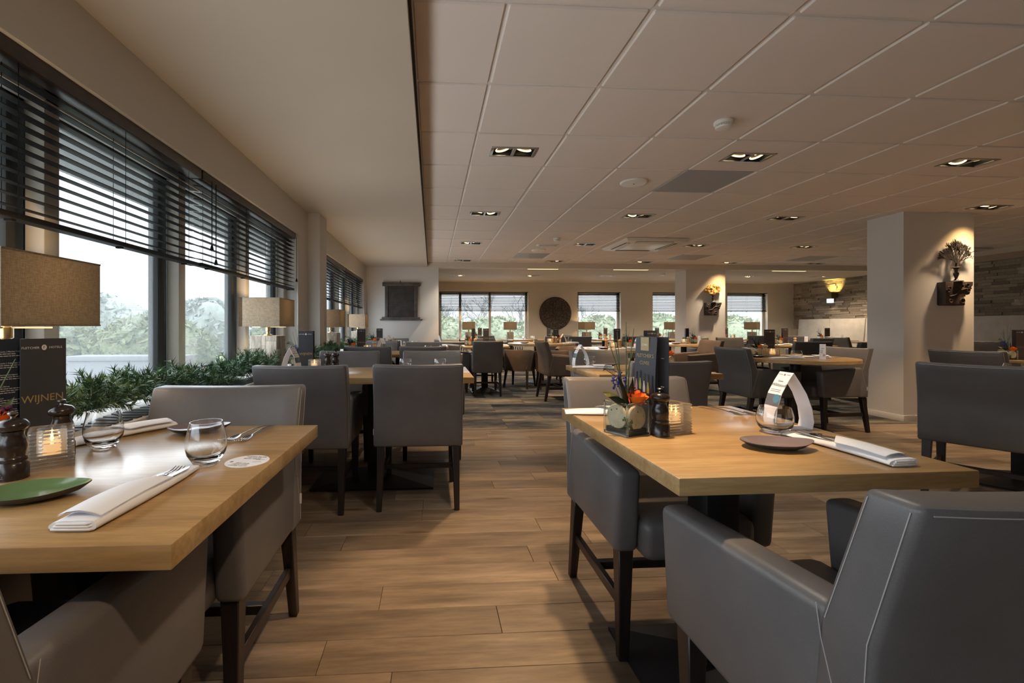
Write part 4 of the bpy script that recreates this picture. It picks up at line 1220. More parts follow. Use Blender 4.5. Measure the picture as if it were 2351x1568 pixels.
round_table(4.72, 8.12, .62, 'round oak table left of the far column')
# ================================================================== LAMPS AND GARLANDS
def lamp_proto(tiles):
    root = thing('table_lamp')
    b = G().box(-.093, .093, -.088, .088, 0, .255).build('base', M['driftwood'], root, bevel=.002)
    if tiles:
        rnd = random.Random(2)
        for face in range(4):
            hw_, off = ((.093, .088) if face % 2 == 0 else (.088, .093))
            cols = sorted([-hw_, -hw_ + rnd.uniform(.05, .08), hw_ - rnd.uniform(.05, .08), hw_])
            for a, c_ in zip(cols[:-1], cols[1:]):
                z = 0
                while z < .254:
                    h = min(rnd.uniform(.05, .12), .255 - z)
                    if .255 - z - h < .03: h = .255 - z
                    d = rnd.uniform(.0015, .005)
                    o = G().box(a + .0008, c_ - .0008, -off - d, -off + .001, z + .0008, z + h - .0008).build('veneer_tile', M['driftwood'], b, bevel=.001, seg=1, smooth=0)
                    o.rotation_euler = (0, 0, face * PI / 2)
                    z += h
    G().lathe([(.03, .255), (.03, .262), (.012, .266), (.011, .285), (.016, .288), (.016, .318), (.010, .322), (.010, .40)], 20).build('stem', M['brass'], root)
    G().bar((0, -.15, .318), (0, .15, .318), .005).bar((-.13, 0, .318), (.13, 0, .318), .005).build('shade_ring', M['brass'], root, smooth=0)
    sx, sy, z0, z1, th = .14, .17, .322, .526, .003
    g = ring(G(), -sx, sx, -sy, sy, -sx + th, sx - th, -sy + th, sy - th, z0, z1)
    sh = g.build('lamp_shade', M['linen'], root, smooth=0)
    e = G()
    for z in (z0, z1 - .005): ring(e, -sx - .0012, sx + .0012, -sy - .0012, sy + .0012, -sx, sx, -sy, sy, z, z + .005)
    e.build('hem', M['linen'], sh, smooth=0)
    G().ball((0, 0, .42), .03, 12, 8).build('bulb', M['bulb'], root)
    return root
LP1, LP2 = lamp_proto(True), lamp_proto(False)
def lamp(proto, x, y, z, rz, lab, e):
    o = place(proto, (x, y, z), R(rz), lab, 'lamp', 'table lamps with linen shades')
    l = bpy.data.lights.new('lamp_glow', 'POINT'); l.energy = e; l.color = (1, .66, .34); l.shadow_soft_size = .03
    q = bpy.data.objects.new('lamp_glow', l); q.location = (x, y, z + .468); link(q)
    return o
lamp(LP1, -1.235, 1.375, .7456, 0, 'large table lamp in the left foreground, linen shade cut by the frame', 3)
lamp(LP1, -1.21, 3.38, .7456, 0, 'table lamp with driftwood base on the sill before the white pilaster', 3)
lamp(LP1, -1.21, 5.42, .7402, 0, 'table lamp on the sill just beyond the white pilaster', 3)
lamp(LP1, -1.21, 7.40, .7402, 0, 'table lamp on the sill nearest the lattice panel', 5)
for x, rz, lab in ((.98, 84, 'table lamp on the far sill, left in the wide window'), (2.10, 84, 'table lamp on the far sill, right in the wide window'), (4.20, 108, 'table lamp in the narrow far window right of the disc'), (6.62, 110, 'table lamp half hidden behind the far column'), (8.90, 125, 'table lamp in the last far window by the stone wall')):
    lamp(LP2, x, YF - .12, SZ + .002, rz, lab, 4)

def garland(y0, y1, n, seed, lab, gx=-1.2, lim=-.16):
    rnd = random.Random(seed)
    t = thing('pine_garland', lab, 'garland', (gx, (y0 + y1) / 2, .742), 0, 'pine garlands on the window sill')
    L = y1 - y0
    g = G(); vs = []; fs = []
    def needle_(p, d, l):
        q = d.orthogonal().normalized() * .0019
        i = len(vs); vs.extend([p - q, p + q, p + d * l]); fs.append((i, i + 1, i + 2))
    stems = G()
    for k_ in range(n):
        u = (k_ + rnd.random()) / n
        bx = max(lim, rnd.gauss(.02, .05)); c = Vector((bx, -L / 2 + u * L, .056 + rnd.uniform(-.03, .035) + .018 * math.sin(u * 9)))
        a = rnd.uniform(0, 2 * PI); el = rnd.uniform(-.35, 1.1)
        d = Vector((math.cos(a) * math.cos(el), math.sin(a) * math.cos(el), math.sin(el)))
        l = rnd.uniform(.055, .105)
        e = c + d * l
        if e.z < .01: e.z = .012
        if e.x < lim: e.x = lim
        stems.bar(c, e, .003)
        ax = (e - c)
        if ax.length < .01: continue
        ax = ax.normalized()
        for j in range(46):
            s_ = j / 46
            p = c + (e - c) * s_
            r_ = Vector((rnd.gauss(0, 1), rnd.gauss(0, 1), rnd.gauss(0, 1))); r_ = (r_ - ax * r_.dot(ax)).normalized()
            dd = (ax * rnd.uniform(.45, .9) + r_).normalized()
            ln = rnd.uniform(.024, .040)
            if (p + dd * ln).z < .002: dd.z = abs(dd.z) * .3
            needle_(p, dd, ln)
    me = bpy.data.meshes.new('needles'); me.from_pydata([tuple(v) for v in vs], [], fs); me.materials.append(M['needle'])
    o = bpy.data.objects.new('needles', me); link(o, t); o['kind'] = 'stuff'
    tag(stems.build('twigs', M['stem'], t, smooth=0), kind='stuff')
    g2 = G().tube([(.02 + .02 * math.sin(i), -L / 2 + L * i / 14, .045 + .012 * math.sin(i * 1.7)) for i in range(15)], .006, 6)
    g2.build('wire', M['stem'], t)
garland(1.52, 3.26, 520, 1, 'thick green pine garland on the sill between the first two lamps')
garland(3.50, 5.05, 320, 2, 'green pine garland on the sill beyond the second lamp, before the pilaster', -1.11, -.03)
garland(5.58, 7.25, 220, 3, 'green pine garland on the sill between the third and fourth lamps')
garland(7.54, 8.62, 170, 4, 'green pine garland on the sill below the lattice panel')
garland(.25, 1.25, 160, 5, 'green pine garland on the sill beside the left foreground table')

# ================================================================== TABLE TOP THINGS
def mat_plane(origin, xdir, zdir):
    """text plane: local X along xdir, local Y along zdir, facing xdir x zdir"""
    x = Vector(xdir).normalized(); y = Vector(zdir).normalized(); z = x.cross(y)
    m = Matrix((x, y, z)).transposed().to_4x4(); m.translation = Vector(origin); return m
def logo(parent, origin, xd, zd, s, mat, dark, words=True, name='emblem'):
    m_ = mat_plane(origin, xd, zd)
    g = G().lathe([(.0001, 0), (s * .62, 0), (s * .62, .0002)], 20)
    o = bpy.data.objects.new(name, g.mesh(name, mat)); o.matrix_local = m_ @ Matrix.Scale(.8, 4, (1, 0, 0)); link(o, parent)
    text('lettering', 'F', s * .95, dark, parent, mat_plane(Vector(origin) + m_.to_3x3() @ Vector((0, 0, .0004)), xd, zd))
    if words:
        text('lettering', 'FLETCHER', s * .72, mat, parent, mat_plane(Vector(origin) + m_.to_3x3() @ Vector((-s * 2.55, -s * .05, 0)), xd, zd))
        text('lettering', 'HOTELS', s * .72, mat, parent, mat_plane(Vector(origin) + m_.to_3x3() @ Vector((s * 2.25, -s * .05, 0)), xd, zd))

def menu_proto(style):
    """standing folded card: three leaves in a zigzag, 0.285 tall"""
    root = thing('menu_card')
    H, Wd, th = .285, .10, .0014
    pm_ = M['brown_menu'] if style == 'brown' else M['navy']
    def leaf(a, b, name, mat):
        a, b = Vector((*a, 0)), Vector((*b, 0)); n = Vector((0, 0, 1)).cross(b - a).normalized() * th / 2
        N = 6
        rows_ = []
        g = G()
        for s_ in (1, -1):
            for k_ in range(N): pass
        lean = Vector((0, 0, 0))
        g.hexa([a - n, b - n, b + n, a + n], [a - n * 1 + Vector((0, 0, H)), b - n + Vector((0, 0, H)), b + n + Vector((0, 0, H)), a + n + Vector((0, 0, H))])
        return g.build(name, mat, root, smooth=0)
    if style == 'wijnen':
        A, B_, D = (-.085, .055), (.0, .0), (.075, .065)
        # front leaf faces the camera; a second leaf at its left shows the wine list
        p0, p1, p2, p3 = (-.050, -.001), (.050, .012), (-.014, .058), (-.075, .030)
        f_ = leaf(p0, p1, 'front_leaf', M['navy'])
        leaf(p0, p2, 'middle_leaf', M['navy2'])
        l_ = leaf((-.115, .026), (-.018, .036), 'list_leaf', M['navy2'])
        xd = (Vector((*p1, 0)) - Vector((*p0, 0))).normalized(); zd = Vector((0, 0, 1)); nn = xd.cross(zd)
        c = Vector(((p0[0] + p1[0]) / 2, (p0[1] + p1[1]) / 2, 0)) + nn * .0012
        logo(f_, c + Vector((0, 0, .262)), xd, zd, .0115, M['print_white'], M['navy'])
        text('lettering', 'WIJNEN', .026, M['print_gold'], f_, mat_plane(c + Vector((-.002, 0, .130)), xd, zd))
        xd2 = (Vector((-.018, .036, 0)) - Vector((-.115, .026, 0))).normalized(); n2 = xd2.cross(zd)
        o0 = Vector((-.115, .026, 0)) + n2 * .0012
        text('lettering', 'ROOD', .006, M['print_gold'], l_, mat_plane(o0 + xd2 * .020 + Vector((0, 0, .264)), xd2, zd))
        heads = ["Fletcher's Cuvée | Merlot * 4,95", "Fletcher's Cuvée | Cabernet Sauvignon", 'Delizo | Cabernet Sauvignon', 'Altimontano | Shiraz', 'Noelles | Pinot', 'Marqués de Cáceres | Rioja', 'Villa Maria | Cellar Selection']
        rows_ = G(); rnd = random.Random(1)
        for i, h_ in enumerate(heads):
            z = .253 - i * .029
            text('lettering', h_, .0052, M['print_white'], l_, mat_plane(o0 + xd2 * .014 + Vector((0, 0, z)), xd2, zd), 'LEFT')
            for k_ in range(3 if i > 2 else 2):
                a = o0 + xd2 * .014 + Vector((0, 0, z - .0055 - k_ * .0052)); L = rnd.uniform(.05, .072)
                m_ = mat_plane(a, xd2, zd); x = 0
                while x < L:
                    w_ = rnd.uniform(.004, .011); rows_.box(x, x + w_, -.0008, .0008, 0, .0001, m_); x += w_ + .0014
        tag(rows_.build('small_print', M['print_white'], l_, smooth=0), kind='stuff')
    elif style == 'cuvee':
        # tall front page with a gold square, bottles; two more pages folded behind it
        p0, p1 = (-.05, 0), (.05, 0)
        # gently curved front page
        N = 8; rows_ = []
        for k_ in range(N + 1):
            z = H * k_ / N; bow = -.006 * math.sin(PI * k_ / N) + .003 * k_ / N
            rows_.append([(p0[0], bow, z), (p1[0], bow, z), (p1[0], bow + th, z), (p0[0], bow + th, z)])
        f_ = G().surf(rows_, True).add(rows_[0], [(0, 1, 2, 3)]).add(rows_[-1], [(0, 1, 2, 3)]).build('front_leaf', M['navy'], root, smooth=30)
        leaf((.049, .003), (-.045, .024), 'middle_leaf', M['navy2'])
        leaf((-.045, .026), (.060, .034), 'back_leaf', M['navy'])
        xd, zd = Vector((1, 0, 0)), Vector((0, 0, 1))
        y_ = lambda z: -.006 * math.sin(PI * z / H) + .003 * z / H - .0012
        G().box(-.022, .016, y_(.26) - .0008, y_(.26) + .001, .243, .2835).build('gold_label', M['print_gold'], f_, smooth=0)
        text('lettering', 'FLETCHER', .006, M['print_white'], f_, mat_plane((-.003, y_(.27) - .0012, .271), xd, zd))
        text('lettering', 'CUVEE', .0085, M['print_white'], f_, mat_plane((-.003, y_(.262) - .0012, .260), xd, zd))
        text('lettering', "FLETCHER'S", .0155, M['print_gold'], f_, mat_plane((0, y_(.228) - .0003, .227), xd, zd))
        text('lettering', 'CUVEE', .0155, M['print_gold'], f_, mat_plane((0, y_(.205) - .0003, .205), xd, zd))
        mats = [M['print_pink'], M['print_green'], M['print_white'], M['print_green'], M['black']]
        for i in range(5):
            cx_ = -.036 + i * .0185; zz = .088 + (.006 if i == 1 else 0) - i * .0015
            y0 = y_(.13) - .0008
            g = G()
            pr = [(-.0055, 0), (.0055, 0), (.0055, .046), (.002, .062), (.002, .088), (-.002, .088), (-.002, .062), (-.0055, .046)]
            g.prism(pr, lambda p: (cx_ + p[0], y0 + .0008, zz + p[1]), lambda p: (cx_ + p[0], y0, zz + p[1]))
            bo = g.build('printed_bottle', mats[i], f_, smooth=0)
            g = G().box(cx_ - .0056, cx_ + .0056, y0 - .0003, y0 + .0002, zz + .010, zz + .032)
            g.box(cx_ - .0021, cx_ + .0021, y0 - .0003, y0 + .0002, zz + .066, zz + .089)
            g.build('printed_label', M['navy2'], bo, smooth=0)
        g = G(); rnd = random.Random(4)
        for z in (.225, .14, .105):
            x = .020
            m_ = mat_plane((.0492, .0005, z), Vector((-.094, .021, 0)).normalized(), zd)
        for z in (.22, .135, .105):
            g.box(.030, .042, .0335 - .0026, .0335 - .0018, z, z + .0014)
        g.build('small_print', M['print_white'], f_, smooth=0)
    else:
        f_ = leaf((-.05, 0), (.05, 0), 'front_leaf', pm_)
        leaf((.05, .001), (-.03, .055), 'middle_leaf', pm_)
        leaf((-.03, .056), (.06, .058), 'back_leaf', pm_)
        logo(f_, Vector((0, -.0012, .262)), (1, 0, 0), (0, 0, 1), .0115, M['print_white'], pm_)
        text('lettering', 'WIJNEN', .024, M['print_gold'] if style != 'brown' else M['print_grey'], f_, mat_plane((0, -.0012, .12), (1, 0, 0), (0, 0, 1)))
    return root
MW, MC, MN, MB = menu_proto('wijnen'), menu_proto('cuvee'), menu_proto('navy'), menu_proto('brown')

MILL = [(.0265, 0), (.0265, .032), (.0225, .036), (.0245, .040), (.0245, .044), (.0205, .048), (.0235, .060), (.0245, .068), (.0225, .080), (.0185, .090), (.0190, .096), (.0195, .0985)]
def mill_proto(mat):
    root = thing('pepper_mill')
    G().lathe(MILL, 32).build('body', mat, root, smooth=50)
    G().lathe([(.0195, .0992), (.0225, .101), (.0265, .108), (.0265, .113), (.020, .121), (.008, .125), (.004, .1255)], 32).build('head', mat, root, smooth=50)
    G().lathe([(.004, .125), (.0038, .129), (.0085, .134), (.0085, .136), (.006, .138)], 20).build('knob', M['pewter'], root)
    # small pale maker's mark near the foot
    g = G()
    for (x0, x1, z0, z1) in ((-.004, .0045, .006, .0078), (-.003, -.001, .008, .0125), (.001, .004, .0095, .0115), (-.0035, .0005, .0135, .0155)):
        for a0 in (0,):
            g.box(x0, x1, -.0268, -.0262, z0, z1)
    g.build('maker_mark', M['print_grey'], root, smooth=0)
    return root
PM, PL_ = mill_proto(M['mill']), mill_proto(M['mill_light'])

def holder_proto():
    root = thing('tealight_holder')
    s_, H = .039, .088
    # ribbed square glass block with a round well
    g = G(); n = 11; N = 16
    def sq(r_, k_=8):
        pts = []
        for i in range(4):
            a, b = ((-1, -1), (1, -1), (1, 1), (-1, 1))[i], ((1, -1), (1, 1), (-1, 1), (-1, -1))[i]
            for j in range(4):
                u = j / 4; pts.append((r_ * (a[0] + (b[0] - a[0]) * u), r_ * (a[1] + (b[1] - a[1]) * u)))
        return pts
    rows_ = []
    for k_ in range(n):
        z = H * k_ / n
        rows_ += [[(p[0], p[1], z + .0005) for p in sq(s_ - .0022)], [(p[0], p[1], z + H / n * .3) for p in sq(s_)], [(p[0], p[1], z + H / n * .7) for p in sq(s_)], [(p[0], p[1], z + H / n - .0005) for p in sq(s_ - .0022)]]
    for (rr, z) in ((.026, H - .002), (.026, .030), (.001, .029)):
        rows_.append([(rr * math.cos(-PI * .75 + 2 * PI * i / 16), rr * math.sin(-PI * .75 + 2 * PI * i / 16), z) for i in range(16)])
    g.surf(rows_, True); g.add(rows_[0], [tuple(range(16))[::-1]])
    g.build('glass_block', M['holder_glass'], root, smooth=25)
    G().lathe([(.0235, .0305), (.0235, .058), (.003, .056)], 24).build('candle', M['wax'], root)
    G().lathe([(.0005, .057), (.0028, .061), (.0035, .065), (.0022, .071), (.0003, .078)], 10).build('flame', M['flame'], root)
    return root
HO = holder_proto()

def tumbler_proto(kind):
    root = thing('tumbler')
    if kind == 'tall':
        out_ = [(.001, 0), (.022, .0), (.026, .002), (.040, .026), (.0435, .042), (.0425, .060), (.037, .085), (.0335, .098)]
        inn = [(.0325, .098), (.0358, .085), (.0413, .060), (.0422, .042), (.0388, .0285), (.026, .016), (.001, .013)]
    else:
        out_ = [(.001, 0), (.026, .0), (.030, .002), (.044, .020), (.048, .036), (.0475, .052), (.043, .070), (.0405, .077)]
        inn = [(.0395, .077), (.0418, .070), (.0462, .052), (.0467, .036), (.0425, .022), (.030, .013), (.001, .011)]
    G().lathe(out_ + inn, 40).build('glass_bowl', M['glass'], root, smooth=60)
    return root
TT, TS = tumbler_proto('tall'), tumbler_proto('squat')

def plate_proto(mat):
    root = thing('side_plate')
    L, Wd = .082, .058; N = 40
    def ring_(q, z, zt=0):
        pts = []
        for i in range(N):
            a = 2 * PI * i / N
            ca, sa = math.cos(a), math.sin(a)
            tip = .12 * max(0, abs(ca)) ** 8 * (1 if ca > 0 else .08)
            pts.append((L * q * ca * (1 + tip), Wd * q * sa * (1 - .08 * ca), z + zt * (ca if ca > 0 else 0) ** 3))
        return pts
    top = [ring_(1.0, .018, .006), ring_(.97, .0165, .006), ring_(.8, .0105, .003), ring_(.55, .0065), ring_(.25, .0055), ring_(.01, .0054)]
    g = G().surf(top, True)
    g.build('glazed_top', mat, root, smooth=60, fix=False)
    bot = [ring_(1.0, .018, .006), ring_(1.004, .0165, .006), ring_(.82, .007, .003), ring_(.5, .001), ring_(.42, 0), ring_(.01, 0)]
    G().surf(bot, True).build('underside', M['plate_under'], root, smooth=60, fix=False)
    return root
PP, PG = plate_proto(M['plate_purple']), plate_proto(M['plate_green'])

def napkin_proto(long=.30):
    """folded, rolled-edge linen napkin lying along Y, with a pocket flap"""
    root = thing('napkin')
    n = 20; rows_ = []
    for k_ in range(n + 1):
        u = k_ / n; y = -long / 2 + long * u
        w_ = .037 - .004 * u - .006 * max(0, u - .8) / .2
        h = .017 + .004 * math.sin(u * 5) - .004 * max(0, u - .85) / .15
        cx_ = .004 * math.sin(u * 4)
        sec = []
        for i in range(18):
            a = 2 * PI * i / 18
            ca, sa = math.cos(a), math.sin(a)
            x = cx_ + w_ * (abs(ca) ** .55) * (1 if ca >= 0 else -1)
            z = h / 2 + (h / 2) * (abs(sa) ** .8) * (1 if sa >= 0 else -1) + (.0022 * ca if sa > 0 else 0)
            sec.append((x, y, max(0.0003, z)))
        rows_.append(sec)
    g = G().surf(rows_, True); g.add(rows_[0], [tuple(range(18))[::-1]]); g.add(rows_[-1], [tuple(range(18))])
    g.build('cloth_roll', M['linen_white'], root, smooth=50)
    f_ = G()
    for k_ in range(3):
        z = .004 + k_ * .0042
        f_.tube([(-.031 + .004 * k_, -long / 2 - .0015, z), (0, -long / 2 - .0035, z + .001), (.028 - .003 * k_, -long / 2 - .002, z + .0005), (.0335, -long / 2 + .004, z + .002)], .0021, 6)
    f_.build('folded_edge', M['linen_white'], root)
    fl_ = []
    for k_ in range(8):
        u = k_ / 7; y = -long * .46 + long * .50 * u
        fl_.append([(x, y + .03 * u * (x / .036), .0195 + .003 * math.sin(u * 2.6) + .0085 * (1 - (x / .036) ** 2)) for x in (-.034, -.02, 0, .02, .035)])
    low = [[(p[0], p[1], p[2] - .0022) for p in r_] for r_ in fl_]
    G().surf(fl_).surf(low).build('pocket_flap', M['linen_white'], root, smooth=60, fix=False)
    return root
NP = napkin_proto()

def fork_proto():
    root = thing('fork')
    h = []
    N = 14
    for k_ in range(N + 1):
        u = k_ / N; y = -.10 + .135 * u
        w_ = .0075 - .0045 * u if u < .6 else .0048 - .0012 * (u - .6)
        z = .004 + .006 * math.sin(u * PI) * (1 if u < .9 else .9)
        h.append([(-w_ / 1, y, z), (0, y, z + .0016), (w_, y, z), (0, y, z - .0014)])
    G().surf(h, True).add(h[0], [(0, 1, 2, 3)]).add(h[-1], [(3, 2, 1, 0)]).build('handle', M['steel'], root, smooth=50)
    hd = []
    for k_ in range(6):
        u = k_ / 5; y = .033 + .030 * u; w_ = .004 + .0088 * math.sin(min(1, u * 1.3) * PI / 2); z = .0075 - .005 * u
        hd.append([(-w_, y, z + .0015), (0, y, z), (w_, y, z + .0015), (0, y, z - .0012)])
    g = G().surf(hd, True)
    G_t = root
    g.build('head', M['steel'], root, smooth=50)
    for i in range(4):
        x = -.0103 + i * .0069
        G().tube([(x, .060, .0028), (x, .075, .0012 + .001), (x * .98, .088, .003), (x * .95, .10, .0075)], [.0016, .0016, .0014, .0007], 6).build('tine', M['steel'], root)
    return root
FK = fork_proto()
def knife_proto():
    root = thing('knife')
    G().bar((0, -.10, .004), (0, -.005, .004), .009, .010, (0, 0, 1), .005, .006).build('handle', M['steel'], root, bevel=.0015)
    G().prism([(-.005, -.005), (.006, -.005), (.0075, .05), (.006, .095), (-.001, .112), (-.005, .095)], lambda p: (p[0], p[1], .003), lambda p: (p[0], p[1], .0045)).build('blade', M['steel'], root, bevel=.0004, seg=1)
    return root
KN = knife_proto()

def card_proto(style):
    """white tear-shaped standing card; the band runs up one side, over the top and down the other"""
    root = thing('table_card')
    w_ = .05 if style == 'bow' else .047
    H = .15 if style == 'bow' else .145
    if style == 'bow':
        path = [(-.052, .0), (-.0555, .02), (-.052, .055), (-.040, .095), (-.022, .128), (-.008, H), (.006, .128), (.026, .095), (.041, .055), (.046, .02), (.042, 0)]
    else:
        path = [(-.040, 0), (-.033, .05), (-.022, .10), (-.008, H), (.008, H), (.022, .10), (.033, .05), (.040, 0)]
    t_ = .0012
    rows_ = []
    P = [Vector((p[0], 0, p[1])) for p in path]
    outer = []
    for i, p in enumerate(P):
        d = P[min(i + 1, len(P) - 1)] - P[max(i - 1, 0)]; n_ = Vector((-d.z, 0, d.x)).normalized() * t_
        rows_.append([(p.x, -w_ / 2, p.z), (p.x, w_ / 2, p.z), ((p + n_).x, w_ / 2, (p + n_).z), ((p + n_).x, -w_ / 2, (p + n_).z)])
    b = G().surf(rows_, True).add(rows_[0], [(0, 1, 2, 3)]).add(rows_[-1], [(3, 2, 1, 0)]).build('card_band', M['paper'], root, smooth=35)
    G().box(path[0][0], path[-1][0], -w_ / 2, w_ / 2, 0, .0012).build('foot', M['paper'], root, smooth=0)
    # printed face on the -X side
    def face(i0, i1, u):
        a, c = P[i0], P[i1]; q = a + (c - a) * u; d = (c - a).normalized(); n_ = Vector((-d.z, 0, d.x))
        return q + n_ * .0017, d
    segs = (4, 5, .72), (4, 5, .12), (3, 4, .45)
    xd = Vector((0, -1, 0))
    if style == 'bow':
        q, d = face(4, 5, .70); logo(root, q, xd, d, .0046, M['print_grey'], M['paper'], False)
        text('lettering', 'FLETCHER', .0034, M['print_grey'], root, mat_plane(q + Vector((0, .014, 0)), xd, d))
        text('lettering', 'HOTELS', .0034, M['print_grey'], root, mat_plane(q + Vector((0, -.014, 0)), xd, d))
        q, d = face(3, 4, .95); text('lettering', 'Samen', .007, M['print_grey'], root, mat_plane(q, xd, d))
        q, d = face(3, 4, .62); text('lettering', 'Wildstoof', .0125, M['print_grey'], root, mat_plane(q, xd, d))
        q, d = face(3, 4, .25)
        for k_ in range(2):
            m_ = mat_plane(q - d * .005 * k_, xd, d); g = G()
            x = -.019
            while x < .017: g.box(x, x + .004, -.0007, .0007, 0, .0002, m_); x += .0052
            g.build('small_print', M['print_grey'], root, smooth=0)
        q, d = face(2, 3, .55); m_ = mat_plane(q, xd, d)
        G().box(-.0245, .0245, -.017, .015, 0, .0002, m_).build('photo_print', M['print_grey'], root, smooth=0)
        q2 = q + (m_.to_3x3() @ Vector((.012, .004, .0003)))
        g = G().lathe([(.0001, 0), (.012, 0), (.012, .0002)], 22); o = bpy.data.objects.new('price_disc', g.mesh('price_disc', M['print_blue'])); o.matrix_local = mat_plane(q2, xd, d); link(o, root)
    else:
        q, d = face(2, 3, .7); logo(root, q, xd, d, .0046, M['print_grey'], M['paper'], False)
        q, d = face(1, 2, .95)
        m_ = mat_plane(q, xd, d)
        g = G(); g.box(-.012, .012, .008, .010, 0, .0002, m_).box(-.010, .010, .0035, .0055, 0, .0002, m_)
        for k_ in range(7): g.box(-.017, .003, -.010 - k_ * .005, -.0088 - k_ * .005, 0, .0002, m_)
        g.build('small_print', M['print_grey'], root, smooth=0)
        q, d = face(0, 1, .75); m_ = mat_plane(q, xd, d)
        G().box(.006, .010, -.012, .012, 0, .0002, m_).box(.0072, .0088, .012, .020, 0, .0002, m_).box(.013, .020, 0, .008, 0, .0002, m_).box(.016, .017, -.012, 0, 0, .0002, m_).build('wine_print', M['print_red'], root, smooth=0)
    return root
CB, CR = card_proto('bow'), card_proto('roof')

def vase_proto(detail=True):
    root = thing('flower_vase')
    s_, H = .044, .092
    g = ring(G(), -s_, s_, -s_, s_, -s_ + .003, s_ - .003, -s_ + .003, s_ - .003, 0.004, H).box(-s_, s_, -s_, s_, 0, .004)
    gc = g.build('glass_cube', M['vase_glass'], root, smooth=0)
    e = G()
    for sx in (-1, 1):
        for sy in (-1, 1): e.tube([(sx * (s_ - .001), sy * (s_ - .001), .002), (sx * (s_ - .001), sy * (s_ - .001), H)], .0028, 8)
    c4 = [(-s_ + .001, -s_ + .001), (s_ - .001, -s_ + .001), (s_ - .001, s_ - .001), (-s_ + .001, s_ - .001)]
    for z in (.003, H):
        for q in range(4): e.tube([(*c4[q], z), (*c4[(q + 1) % 4], z)], .0028, 8)
    e.build('glass_rim', M['glass'], gc)
    G().box(-s_ + .0035, s_ - .0035, -s_ + .0035, s_ - .0035, .0045, .018).build('soil', M['soil'], root, bevel=.002)
    dsk = G().lathe([(.034, -.005), (.036, -.003), (.036, .003), (.034, .005)], 26).mesh('wood_slice', M['bark_face'])
    inst('wood_slice', dsk, root, (.004, -.033, .050), (PI / 2, 0, 0))
    inst('wood_slice', dsk, root, (-.033, .004, .051), (0, PI / 2, 0))
    inst('wood_slice', dsk, root, (.033, .004, .050), (0, PI / 2, 0), (.9, .9, .9))
    rnd = random.Random(9)
    ms = G()
    for i in range(150):
        p = Vector((rnd.uniform(-.037, .037), rnd.uniform(-.037, .037), rnd.uniform(.016, .080)))
        ms.ball(p, rnd.uniform(.003, .006), 5, 3)
    for i in range(30): ms.ball((rnd.uniform(-.034, -.018), -.038, rnd.uniform(.02, .045)), .0035, 5, 3)
    ms.build('moss', M['moss'], root, fix=False)
    def leaf(a, b, w_, mat, droop=0):
        a, b = Vector(a), Vector(b); d = (b - a); w_ *= 1.15; sd = d.cross(Vector((0.3, -1, .2))).normalized()
        r_ = []
        for k_ in range(7):
            u = k_ / 6; p = a + d * u + Vector((0, 0, -droop * u * u)); ww = w_ * math.sin(PI * (.12 + .88 * u)) ** .8 if u < 1 else 0.0003
            r_.append([p - sd * ww, p + Vector((0, .002, .001)), p + sd * ww])
        o = G().surf(r_).build('leaf', mat, root, smooth=60, fix=False)
    leaf((-.005, 0, .085), (-.085, .01, .135), .011, M['leaf_yellow'], .01)
    leaf((-.005, -.01, .083), (-.080, -.01, .122), .010, M['leaf_dark'], .01)
    leaf((-.002, -.012, .08), (-.042, -.01, .170), .013, M['leaf_dark'])
    leaf((.0, -.02, .08), (.012, -.014, .165), .012, M['leaf_dark'])
    leaf((.01, .01, .085), (.05, .02, .15), .008, M['stem'])
    # rose: overlapping curled petals
    for k_ in range(9):
        a = k_ * 2.4; rr = .008 + .0029 * k_
        rows_ = []
        for v in range(5):
            u = v / 4
            rows_.append([(.026 + (rr * (.5 + .65 * u) + .004 * u * u) * math.cos(a + w_) , -.012 + (rr * (.5 + .65 * u) + .004 * u * u) * math.sin(a + w_), .084 + (.040 - .0019 * k_) * u + .002 * math.cos(3 * w_)) for w_ in [(-.95 + 1.9 * i / 6) for i in range(7)]])
        G().surf(rows_).build('rose_petal', M['rose'], root, smooth=60, fix=False)
    for (x, y, z) in ((-.028, .005, .155), (-.044, .006, .150), (-.005, .0, .150), (-.016, .012, .165)):
        g = G()
        for i in range(26): g.ball((x + rnd.gauss(0, .0028), y + rnd.gauss(0, .0028), z + rnd.uniform(-.017, .017)), rnd.uniform(.002, .0034), 5, 3)
        g.tube([(x * .3, 0, .08), (x, y, z)], .001, 4)
        g.build('blue_bloom', M['lavender'], root, fix=False)
    g = G()
    for i in range(40): g.ball((.035 + rnd.gauss(0, .008), .01 + rnd.gauss(0, .006), .118 + rnd.gauss(0, .008)), .005, 5, 3)
    g.build('plum_bloom', M['plum_flower'], root, fix=False)
    for i, (dx, dy, h) in enumerate(((.0, .0, .25), (-.03, .01, .20), (.025, 0, .23), (-.05, 0, .18), (.04, .02, .16), (-.012, .02, .22))):
        G().tube([(dx * .2, 0, .08), (dx * .5, dy, .08 + h * .5), (dx * 1.3, dy, .08 + h)], [.0022, .0018, .0009], 5).build('grass_blade', M['stem'], root, fix=False)
    g = G()
    for i in range(15):
        p = Vector((-.035 - i * .003, .012, .175 + .012 * math.sin(i * .2) - i * .0012 + i * .0022))
        g.tube([p, p + Vector((.003, 0, .010))], .0008, 4).tube([p, p + Vector((-.004, 0, -.007))], .0008, 4)
    g.tube([(0, .005, .08), (-.03, .012, .168), (-.08, .012, .195)], .001, 4)
    g.build('fern_frond', M['leaf_dark'], root, fix=False)
    return root
VA = vase_proto()
